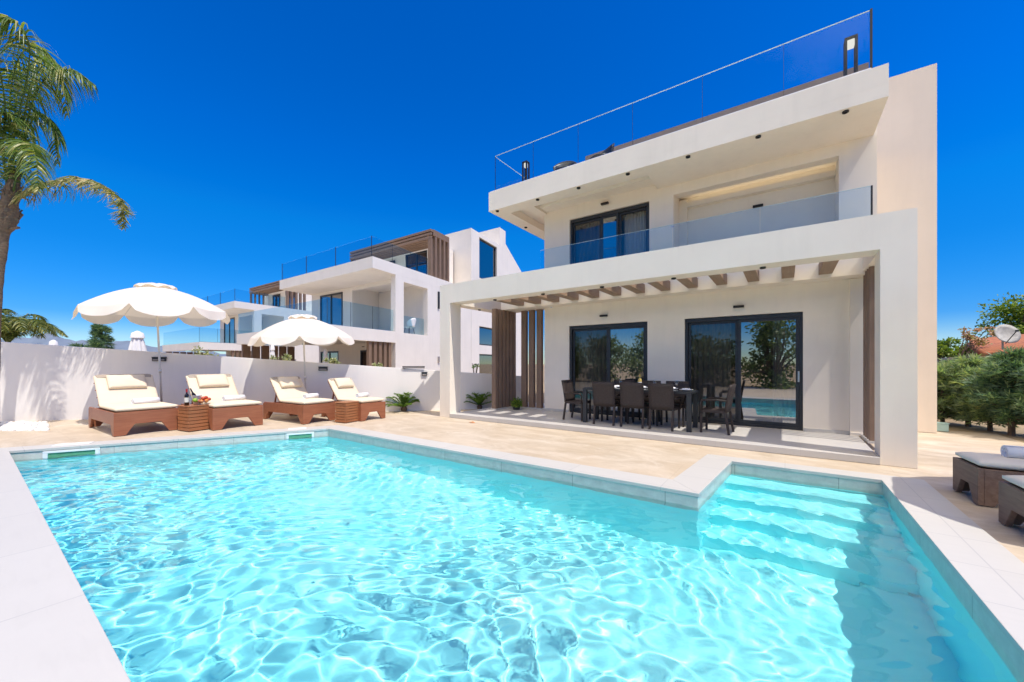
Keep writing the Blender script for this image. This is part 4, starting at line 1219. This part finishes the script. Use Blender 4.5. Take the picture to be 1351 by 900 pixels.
def make_palm():
    rg = random.Random(21)
    base = at(-13, 566, 8.72); base.z = 0
    t = thing('palm_tree', 'tall feathery palm at the left edge, standing in white pebbles before the garden wall', 'palm tree', base)
    tp = [base, at(-13, 500, 8.7), at(-11, 440, 8.7), at(-8, 380, 8.7), at(-4, 345, 8.7), at(0, 318, 8.7), at(3, 300, 8.7), at(8, 282, 8.7), at(15, 255, 8.7), at(20, 225, 8.7)]
    path = smooth_path(tp, 40); rad = []
    for i in range(40):
        u = i / 39; r = .152 - .02 * u
        r *= .86
        if .62 < u < .86: r += .075 * math.sin((u - .62) / .24 * math.pi)
        if u > .86: r = .15 - (u - .86) * .55
        rad.append(r * rg.uniform(.95, 1.05))
    MB().tube(path, rad, 18).build('trunk', M['trunk'], t, smooth=True)
    bt = MB()
    for k in range(34):      # old leaf bases on the swollen top of the trunk
        i = rg.randint(24, 34); a = rg.uniform(0, 6.28); c = path[i]; o = Vector((math.cos(a), math.sin(a), 0)); l = rg.uniform(.12, .3)
        bt.bar(c + o * rad[i] * .8, c + o * (rad[i] + l * .35) + Vector((0, 0, l)), rg.uniform(.03, .06), .02)
    s0 = path[25]; bt.bar(s0, s0 + (at(24, 315, 8.6) - at(6, 318, 8.6)) * 1.25, .05, .04)
    bt.build('leaf_bases', M['trunk'], t)
    A = lambda *l: [at(*q) for q in l]
    F_ = [
        (A((14, 270, 8.7), (12, 215, 8.6), (25, 150, 8.45), (36, 100, 8.35), (37, 55, 8.2), (14, 26, 8.0), (-20, 20, 7.8)), 60, .66, .85, .28, 0, 'palm'),
        (A((15, 272, 8.7), (30, 190, 8.8), (44, 130, 8.9), (66, 98, 9.0), (96, 93, 9.15), (124, 112, 9.3)), 60, .62, .95, .3, 0, 'palm'),
        (A((16, 272, 8.7), (34, 256, 8.7), (66, 243, 8.75), (104, 236, 8.85), (138, 246, 8.95), (160, 270, 9.0), (163, 300, 9.0)), 70, .42, .8, .12, 1.1, 'palm_dry'),
        (A((15, 270, 8.7), (26, 215, 8.7), (36, 172, 8.8), (52, 150, 8.9), (70, 168, 9.0), (76, 215, 9.1)), 56, .6, .9, .15, 0, 'palm'),
        (A((14, 272, 8.7), (18, 210, 8.9), (20, 140, 9.2), (30, 95, 9.5), (60, 76, 9.8), (88, 96, 10.0)), 50, .6, .8, .2, 0, 'palm'),
        (A((12, 272, 8.7), (0, 190, 8.6), (-24, 120, 8.4), (-60, 85, 8.2), (-105, 95, 8.0), (-130, 130, 7.9)), 54, .68, .8, .18, 0, 'palm'),
        (A((12, 274, 8.7), (-20, 230, 8.8), (-65, 200, 8.9), (-110, 215, 9.0), (-135, 260, 9.1)), 46, .6, .8, .15, 0, 'palm'),
        (A((13, 272, 8.7), (4, 200, 8.5), (6, 140, 8.35), (-2, 90, 8.2), (-14, 70, 8.1), (-30, 78, 8.0)), 54, .62, .8, .18, 0, 'palm'),
        (A((14, 272, 8.7), (8, 225, 9.0), (-6, 165, 9.3), (-30, 110, 9.6), (-55, 100, 9.9)), 46, .6, .8, .18, 0, 'palm'),
        (A((12, 276, 8.7), (-10, 262, 8.6), (-45, 262, 8.5), (-80, 290, 8.4)), 40, .5, .8, .15, .3, 'palm_dry'),
        (A((15, 268, 8.7), (22, 225, 8.55), (30, 195, 8.4), (40, 190, 8.2), (48, 215, 8.0), (50, 250, 7.9)), 44, .5, .8, .15, .2, 'palm'),
        (A((14, 270, 8.7), (10, 232, 8.6), (16, 190, 8.45), (12, 160, 8.35), (2, 150, 8.25), (-6, 170, 8.2)), 46, .55, .8, .18, 0, 'palm'),
        (A((15, 270, 8.7), (26, 200, 8.75), (34, 140, 8.8), (46, 100, 8.9), (64, 84, 9.0), (82, 108, 9.05), (88, 150, 9.1)), 54, .6, .9, .24, 0, 'palm'),
        (A((14, 270, 8.7), (12, 190, 8.8), (14, 118, 8.9), (26, 74, 9.0), (48, 60, 9.1), (66, 84, 9.2)), 50, .6, .9, .22, 0, 'palm'),
    ]
    for pts, n, ll, dr, pet, cu, mt in F_:
        m = MB(); frond(m, pts, n, ll * 1.3, .034, dr * 1.5, pet, cu, rg, reps=2 if cu == 0 else 3); m.build('frond', M[mt], t)


make_palm()


def small_palm():
    rg = random.Random(4); c = at(10, 462, 15.5); base = Vector((c.x, c.y, 0))
    t = thing('palm_tree', 'smaller feathery green palm behind the garden wall, right of the tall trunk', 'palm tree', base)
    MB().tube([base, base + Vector((0, 0, 1.3)), Vector((c.x, c.y, 2.3))], [.16, .13, .1], 10).build('trunk', M['trunk'], t, smooth=True)
    top = Vector((c.x, c.y, 2.25))
    for k in range(22):
        a = 2 * math.pi * k / 22 + rg.uniform(-.2, .2); o = Vector((math.cos(a), math.sin(a), 0)); l = rg.uniform(1.2, 1.75); h_ = rg.uniform(.7, 1.5)
        m = MB(); frond(m, [top, top + o * l * .35 + Vector((0, 0, h_ * .8)), top + o * l * .75 + Vector((0, 0, h_ * .95)), top + o * l * 1.1 + Vector((0, 0, h_ * .45))], 34, .55, .04, .8, .12, 0, rg)
        m.build('frond', M['palm_far'], t)


small_palm()


def cycad(label, loc, s, seed):
    rg = random.Random(seed); t = thing('cycad', label, 'cycad', loc, 0, 'cycads planted along the garden wall'); loc = Vector(loc)
    MB().lathe([(.001, 0), (.11 * s, 0), (.13 * s, .1 * s), (.08 * s, .2 * s), (.001, .22 * s)], loc, 12).build('trunk', M['trunk'], t, smooth=True)
    m = MB(); top = loc + Vector((0, 0, .16 * s))
    for k in range(34):
        a = 2 * math.pi * k / 34 * 5 + rg.uniform(-.2, .2); el = rg.uniform(.15, 1.3); o = Vector((math.cos(a), math.sin(a), 0)); l = s * rg.uniform(.55, .75)
        d = o * math.cos(el) + Vector((0, 0, math.sin(el)))
        pts = [top, top + d * l * .5, top + d * l * .85 + o * .05 * s, top + d * l + o * .12 * s - Vector((0, 0, .06 * s))]
        frond(m, pts, 26, .15 * s, .026 * s, .10, .1, 0, rg, .008 * s, vee=.35)
    m.build('foliage', M['cycad'], t)


cycad('cycad with stiff green fronds at the garden wall, left of the left column', (-9.55, 7.80, 0), .74, 3)
cycad('cycad with stiff green fronds between the left column and the brown slats', (-8.00, 9.55, 0), .70, 8)


def leaf_cloud(mb, centers, n, size, rg, aspect=.5, inner=.35, flat=.0):
    """leaf-sized quads through the volume of a set of (centre, radii) clumps"""
    for _ in range(n):
        c, rr = centers[rg.randrange(len(centers))]
        v = Vector((rg.gauss(0, 1), rg.gauss(0, 1), rg.gauss(0, 1))).normalized() * (rg.uniform(inner, 1.06) if rg.random() < .93 else rg.uniform(1.0, 1.22))
        p = Vector((c[0] + v.x * rr[0], c[1] + v.y * rr[1], c[2] + v.z * rr[2]))
        d = Vector((v.x + rg.uniform(-.8, .8), v.y + rg.uniform(-.8, .8), v.z * (1 - flat) + rg.uniform(-.7, .7))).normalized()
        w = d.cross(Vector((rg.uniform(-1, 1), rg.uniform(-1, 1), rg.uniform(-1, 1)))).normalized()
        l = size * rg.uniform(.6, 1.3); ww = l * aspect * .5
        mb.add([p - d * l * .5, p + w * ww, p + d * l * .5, p - w * ww], [(0, 1, 2, 3)])


def leafy_tree(name, label, cat, base, h, crown_r, clumps, n, size, mt, seed, group=None, trunk_r=.12, crown_z=.55, aspect=.5, spread=1.0):
    rg = random.Random(seed); base = Vector(base); t = thing(name, label, cat, base, 0, group)
    cz = base.z + h * crown_z; tk = MB(); cs = []
    fork = Vector((base.x, base.y, base.z + h * max(.12, crown_z - .35)))
    tk.tube([base, base.lerp(fork, .5) + Vector((.04, .03, 0)), fork], [trunk_r, trunk_r * .85, trunk_r * .7], 9)
    for k in range(clumps):
        a = rg.uniform(0, 6.28); rr = crown_r * rg.uniform(.15, .85) * spread; z = rg.uniform(-.9, 1.0)
        lim = math.sqrt(max(.05, 1 - (z * .85) ** 2))
        c = Vector((base.x + math.cos(a) * rr * lim, base.y + math.sin(a) * rr * lim, cz + z * h * (1 - crown_z) * .82))
        q = crown_r * rg.uniform(.26, .46); cs.append((c, (q * rg.uniform(.8, 1.2), q * rg.uniform(.8, 1.2), q * rg.uniform(.6, .95))))
        mid = fork.lerp(c, .5) + Vector((rg.uniform(-.1, .1), rg.uniform(-.1, .1), .1)) * crown_r
        tk.tube([fork, mid, c], [trunk_r * .45, trunk_r * .28, trunk_r * .08], 6)
    tk.build('trunk', M['bark'], t, smooth=True)
    m = MB(); leaf_cloud(m, cs, n, size, rg, aspect); m.build('crown', M[mt], t)
    return t


def conifer(name, label, base, h, r, mt, seed, group, nb=95, open_=.0, trunk=.28, spray=.16):
    """feathery conifer: limbs leave the trunk in all directions and carry upswept needle sprays"""
    rg = random.Random(seed); base = Vector(base); t = thing(name, label, 'shrub' if h < 2.6 else 'tree', base, 0, group)
    tk = MB(); tk.tube([base - Vector((0, 0, .03)), base + Vector((rg.uniform(-.03, .03), 0, h * .5)), base + Vector((0, 0, h * .96))], [.055 * h / 1.7, .035 * h / 1.7, .006], 7)
    m = MB()
    for k in range(nb):
        u = trunk + (1 - trunk) * (k + rg.random()) / nb; z = h * u
        reach = r * ((1 - ((u - .38) / .66) ** 2) if u > .38 else (.72 + .28 * u / .38)) * rg.uniform(.65, 1.12)
        reach = max(reach, r * .12); a = rg.uniform(0, 6.28); o = Vector((math.cos(a), math.sin(a), 0)); lift = rg.uniform(.05, .45) + u * .3
        p0 = base + Vector((0, 0, z * .93)); p1 = p0 + o * reach * .6 + Vector((0, 0, reach * lift * .4)); p2 = p0 + o * reach + Vector((0, 0, reach * lift))
        path = smooth_path([p0, p1, p2], 9); tk.tube(path[:6], [.012] * 5 + [.005], 4, False)
        for i in range(2, 9):
            for q in range(6):
                d = (o * rg.uniform(.1, .9) + Vector((rg.uniform(-.75, .75), rg.uniform(-.75, .75), rg.uniform(-.15, .85)))).normalized(); l = spray * rg.uniform(.6, 1.35)
                p = path[i] + Vector((rg.uniform(-.05, .05), rg.uniform(-.05, .05), rg.uniform(-.04, .05)))
                w = d.cross(Vector((rg.uniform(-1, 1), rg.uniform(-1, 1), rg.uniform(-1, 1)))).normalized() * l * .065
                e = p + d * l + Vector((0, 0, -.12 * l)); mid = p + d * l * .5
                m.add([p, mid + w, e, mid - w], [(0, 1, 2, 3)])
                for s in (-1, 1):
                    b2 = (d + w.normalized() * s * .7).normalized(); p3 = p + d * l * .35; w3 = w * .7
                    e3 = p3 + b2 * l * .6; md = p3 + b2 * l * .3
                    m.add([p3, md + w3, e3, md - w3], [(0, 1, 2, 3)])
    tk.build('trunk', M['bark'], t); m.build('foliage', M[mt], t)
    return t


GH = 'feathery evergreen shrubs along the right side'
for k, (px, py, h_, r_, mt, lab) in enumerate([
    (1243, 560, 1.36, .50, 'conifer', 'grey green feathery shrub tight against the right corner of the villa'),
    (1277, 562, 1.56, .50, 'conifer', 'light grey green feathery shrub, second from the villa corner'),
    (1306, 568, 1.34, .40, 'conifer', 'low feathery shrub between the light grey green one and the dark one'),
    (1334, 574, 1.72, .50, 'conifer_dark', 'dark green feathery shrub at the right edge, tallest of the row'),
    (1378, 579, 1.70, .60, 'conifer_dark', 'dark feathery shrub cut by the right edge of the picture'),
    (1258, 549, 1.50, .55, 'conifer', 'feathery shrub in the second row, behind the one second from the villa corner'),
    (1316, 551, 1.62, .55, 'conifer', 'pale feathery shrub in the second row, left of the tallest dark one')]):
    d = F * H / (py - HY); p = at(px, py, d)
    conifer('evergreen_shrub', lab, (p.x, p.y, 0), h_, r_ * random.uniform(.95, 1.1), mt, 30 + k, GH, 58, 0, .10, .21)
p = at(1241, 571, 8.3)
ub = thing('utility_box', 'small pale green utility box at the right foot of the villa', 'utility box', (p.x + .02, p.y + .1, 0))
MB().box(p.x - .06, p.x + .12, p.y + .02, p.y + .2, 0, .16).build('body', M['palegreen'], ub, .008)
MB().box(p.x - .07, p.x + .13, p.y + .01, p.y + .21, .161, .18).build('lid', M['palegreen'], ub, .005)

# behind the shrubs: a low old house with a tiled roof, a dish, trees and climbers
hA = at(1250, 492, 14.5); hB = at(1420, 492, 12.6); dv = (hB - hA); dv.z = 0; dv.normalize(); bk = Vector((-dv.y, dv.x, 0))
oh = thing('old_house', 'low grey rendered house with a terracotta tiled roof behind the shrubs', 'house', (hA.x, hA.y, 0))
P = [hA, hB, hB + bk * 5, hA + bk * 5]
MB().prism([(q.x, q.y) for q in P], 0, 1.85, [1.68, 1.98, 1.98, 1.68]).build('wall', M['grey_render'], oh)
m = MB()
for k in range(26):          # rows of half-round tiles
    u0 = .30 + .7 * k / 26; a = hA.lerp(hB, u0) - bk * .18; a.z = 1.74 + .22 * u0; e = a + bk * 2.6; e.z += .42
    m.tube([a, e], .115, 7)
m.add([tuple(hA.lerp(hB, .29) - bk * .15)[:2] + (1.72,), tuple(hB - bk * .15)[:2] + (1.93,), tuple(hB + bk * 2.6)[:2] + (2.66,), tuple(hA.lerp(hB, .29) + bk * 2.6)[:2] + (2.45,)], [(0, 1, 2, 3)])
m.build('tiled_roof', M['terracotta'], oh, smooth=True)

dc = at(1327, 441, 12.3)
ds = thing('satellite_dish', 'round white satellite dish on the old house roof', 'satellite dish', (dc.x, dc.y, 2.0))
to = Vector((.35, -.9, .35)).normalized(); rot = Vector((0, 0, 1)).rotation_difference(to).to_matrix()
m = MB(); m.lathe([(.001, -.05), (.12, -.04), (.24, .0), (.32, .04), (.325, .045), (.24, .010), (.12, -.030), (.001, -.040)], n=28); m.v = [tuple(dc + rot @ Vector(v)) for v in m.v]
m.build('dish', M['dishpaint'], ds, smooth=True)
m = MB(); m.tube([dc + rot @ Vector((0, -.36, .03)), dc + rot @ Vector((0, -.05, .36))], .012, 6); m.box(*[c for q in zip(dc + rot @ Vector((0, -.05, .36)) - Vector((.03, .03, .03)), dc + rot @ Vector((0, -.05, .36)) + Vector((.03, .03, .03))) for c in q])
m.build('feed_arm', M['frame'], ds)
MB().tube([Vector((dc.x, dc.y, 1.9)) - Vector((to.x, to.y, 0)) * .12, dc - to * .12], .025, 8).build('mast', M['grey_render'], ds)

GT = 'trees behind the old house and the shrubs'
p = at(1362, 470, 17); leafy_tree('garden_tree', 'bright leafy tree rising behind the satellite dish', 'tree', (p.x, p.y, 0), 4.35, 1.75, 34, 6500, .15, 'broad', 61, GT, .14, .72)
p = at(1248, 470, 16); leafy_tree('garden_tree', 'fresh green bushy tree beside the villa corner, over the grey shrubs', 'tree', (p.x, p.y, 0), 2.55, .85, 22, 3600, .13, 'broad', 62, GT, .09, .62)
p = at(1279, 470, 19); leafy_tree('garden_tree', 'low green tree between the bushy tree and the old roof', 'tree', (p.x, p.y, 0), 2.5, .9, 18, 2600, .13, 'broad', 65, GT, .09, .66)
p = at(1296, 452, 14.0)
fl = thing('flowering_climber', 'pale pink flowering climber with bare stems over the edge of the tiled roof', 'climber', (p.x, p.y, 1.7)); rg = random.Random(9); m = MB(); cs = []
for k in range(16):
    a = at(1262 + rg.uniform(0, 30), 478, 14.0); a.z = 1.66; e = at(rg.uniform(1272, 1322), rg.uniform(432, 456), 13.9 + rg.uniform(-.3, .3)); md = a.lerp(e, .5) + Vector((0, 0, .16)); m.tube(smooth_path([a, md, e], 8), .011, 5); cs.append((e, (.17, .17, .08)))
m.build('stems', M['bark'], fl); m = MB(); leaf_cloud(m, cs, 750, .075, rg, .7, .1); m.build('blossom', M['flower'], fl)

# left, beyond the wall
p = at(133, 480, 16.5); conifer('conifer_tree', 'dark open conifer just above the garden wall under the big parasol', (p.x, p.y, 0), 3.2, .42, 'conifer_dark', 71, None, 40, 0, .35, .26)
p = at(108, 480, 16.8); conifer('conifer_tree', 'low dark conifer branches just above the wall, left of the open conifer', (p.x, p.y, 0), 2.25, .85, 'conifer_dark', 72, None, 30, 0, .6, .26)


def bush(label, px, py, d, r, mt, seed, n=520, size=.10, name='garden_bush', grp='bushes showing above the garden wall'):
    rg = random.Random(seed); c = at(px, py, d); t = thing(name, label, 'bush', (c.x, c.y, 0), 0, grp)
    m = MB(); m.tube([(c.x, c.y, 0), (c.x, c.y, c.z * .7)], .03, 6)
    for k in range(5): m.tube([(c.x, c.y, c.z * .5), (c.x + rg.uniform(-r, r), c.y + rg.uniform(-r, r), c.z + rg.uniform(0, r * .6))], .012, 5)
    m.build('stem', M['bark'], t)
    cs = [(Vector((c.x + rg.uniform(-r, r), c.y + rg.uniform(-r, r), c.z + rg.uniform(-r * .6, r * .5))), (r * .4, r * .4, r * .35)) for k in range(8)]
    m = MB(); leaf_cloud(m, cs, n, size, rg, .45, .1); m.build('foliage', M[mt], t)


bush('pale flowering bush above the wall, below the farthest villa', 267, 468, 15.5, .42, 'pale_plant', 1)
bush('pale bush above the wall under the left rim of the smaller parasol', 368, 472, 14, .26, 'pale_plant', 2)
bush('pale small bush above the wall, right of the smaller parasol pole', 438, 478, 14, .2, 'pale_plant', 3)
bush('small bush at the foot of the neighbouring villa slats', 497, 483, 15, .14, 'pale_plant', 4)
bush('slim young bush above the wall beside the left column', 626, 482, 14.5, .13, 'conifer', 5, 160, .07)
rg = random.Random(77); c = Vector((-6.48, 9.42, .1)); t = thing('terrace_plant', 'small dark green plant in a low pot at the foot of the brown slats', 'plant', c)
MB().lathe([(.001, 0), (.10, 0), (.13, .12), (.12, .12), (.10, .1), (.001, .1)], c, 16).build('pot', M['frame'], t, smooth=True)
m = MB(); leaf_cloud(m, [(c + Vector((0, 0, .2)), (.17, .17, .13)), (c + Vector((.05, -.05, .16)), (.15, .15, .1))], 900, .07, rg, .4, .2); m.build('foliage', M['broad'], t)

q = at(622, 557.5, F * H / (557.5 - HY)); m = MB(); m.add([(q.x - .10, q.y, .0), (q.x, q.y - .035, .012), (q.x + .11, q.y + .01, .004), (q.x + .01, q.y + .04, .02)], [(0, 1, 2, 3)])
tag(m.build('fallen_leaf', M['apple_orange'], solid=.002), 'single dry orange leaf lying on the deck before the terrace step', 'leaf')

# garden behind the camera, which the villa's glass doors mirror
GB = 'olive trees on the near side of the pool'
for k, (x, y, h_, r_, lab) in enumerate([
    (-.6, -8.5, 4.9, 2.1, 'olive tree with the tallest round crown, mirrored in the wide glass door'),
    (3.2, -9.5, 3.8, 2.0, 'olive tree nearest the weathered loungers'),
    (-4.4, -9.5, 3.5, 2.1, 'low olive tree mirrored beside the dining table'),
    (-8.2, -10, 4.1, 2.3, 'broad olive tree mirrored in the left glass door'),
    (-12.0, -10.5, 3.6, 2.2, 'olive tree second from the left on the near side'),
    (-15.8, -11, 4.0, 2.2, 'olive tree farthest to the left on the near side'),
    (7.0, -9.5, 3.9, 2.1, 'olive tree farthest to the right on the near side')]):
    leafy_tree('olive_tree', lab, 'tree', (x, y, 0), h_, r_, 36, 3800, .24, 'olive', 90 + k, GB, .16, .43, .5, 1.1)
# ------------------------------------------------------------------ light, sky, camera
l = bpy.data.lights.new('sun', 'SUN'); l.energy = 3.0; l.angle = R(.5); l.color = (1, .94, .85); l.cycles.is_caustics_light = True
lo = bpy.data.objects.new('sun', l); COL.objects.link(lo); lo.location = (10, 0, 30)
SUN = Vector((-.515, .085, -1)).normalized(); lo.rotation_euler = SUN.to_track_quat('-Z', 'Y').to_euler()
el = math.asin(-SUN.z); az = math.atan2(-SUN.x, -SUN.y)
W = bpy.data.worlds.new('World'); sc.world = W; W.use_nodes = True; nt = W.node_tree
s = nt.nodes.new('ShaderNodeTexSky'); s.sky_type = 'NISHITA'; s.sun_disc = False; s.sun_elevation = el; s.sun_rotation = az
s.altitude = 300; s.air_density = 1.0; s.dust_density = 0; s.ozone_density = 4.0
hs = nt.nodes.new('ShaderNodeHueSaturation'); hs.inputs['Hue'].default_value = .518; hs.inputs['Saturation'].default_value = 1.45
nt.links.new(s.outputs[0], hs.inputs['Color'])
tc = nt.nodes.new('ShaderNodeTexCoord'); sx = nt.nodes.new('ShaderNodeSeparateXYZ'); nt.links.new(tc.outputs['Generated'], sx.inputs[0])
air = ramp(nt, sx.outputs['Z'], [(0, (.46, .55, .70)), (.05, (.40, .53, .70)), (.09, (.17, .46, .71)), (.22, (.09, .74, .80)), (.31, (.12, 1, .9)), (.45, (1, 1, 1))])
clear = mix(nt, 1.0, hs.outputs[0], air, 'MULTIPLY')
# invented bright cloud bank behind the camera, added to lift the shaded front walls
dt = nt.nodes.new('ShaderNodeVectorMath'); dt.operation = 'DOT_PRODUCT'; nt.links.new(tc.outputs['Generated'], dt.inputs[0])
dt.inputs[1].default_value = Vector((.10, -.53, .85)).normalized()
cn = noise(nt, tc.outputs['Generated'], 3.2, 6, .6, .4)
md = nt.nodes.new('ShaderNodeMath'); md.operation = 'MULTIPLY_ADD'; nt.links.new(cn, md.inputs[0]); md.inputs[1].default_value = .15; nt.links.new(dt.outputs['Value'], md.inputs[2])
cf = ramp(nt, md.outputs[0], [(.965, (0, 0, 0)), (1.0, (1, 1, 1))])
lum = nt.nodes.new('ShaderNodeVectorMath'); lum.operation = 'SCALE'; lum.inputs[0].default_value = (1.0, .87, .66); lum.inputs[3].default_value = FILL_CLOUD
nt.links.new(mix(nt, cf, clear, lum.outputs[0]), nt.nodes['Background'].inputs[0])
nt.nodes['Background'].inputs[1].default_value = .135

c = bpy.data.cameras.new('camera'); co = bpy.data.objects.new('camera', c); COL.objects.link(co); sc.camera = co
co.location = (0, 0, H); co.rotation_euler = (math.pi / 2, 0, YAW); c.sensor_width = 36; c.lens = F / 1351 * 36; c.shift_y = 30 / 1351
c.clip_start = .05; c.clip_end = 9000

sc.view_settings.view_transform = 'Standard'; sc.view_settings.look = 'None'; sc.view_settings.exposure = .55; sc.view_settings.gamma = 1
sc.cycles.use_denoising = True; sc.cycles.caustics_refractive = True; sc.cycles.caustics_reflective = False
sc.cycles.max_bounces = 12; sc.cycles.diffuse_bounces = 5; sc.cycles.glossy_bounces = 5; sc.cycles.transmission_bounces = 8; sc.cycles.transparent_max_bounces = 24
sc.cycles.sample_clamp_indirect = 6
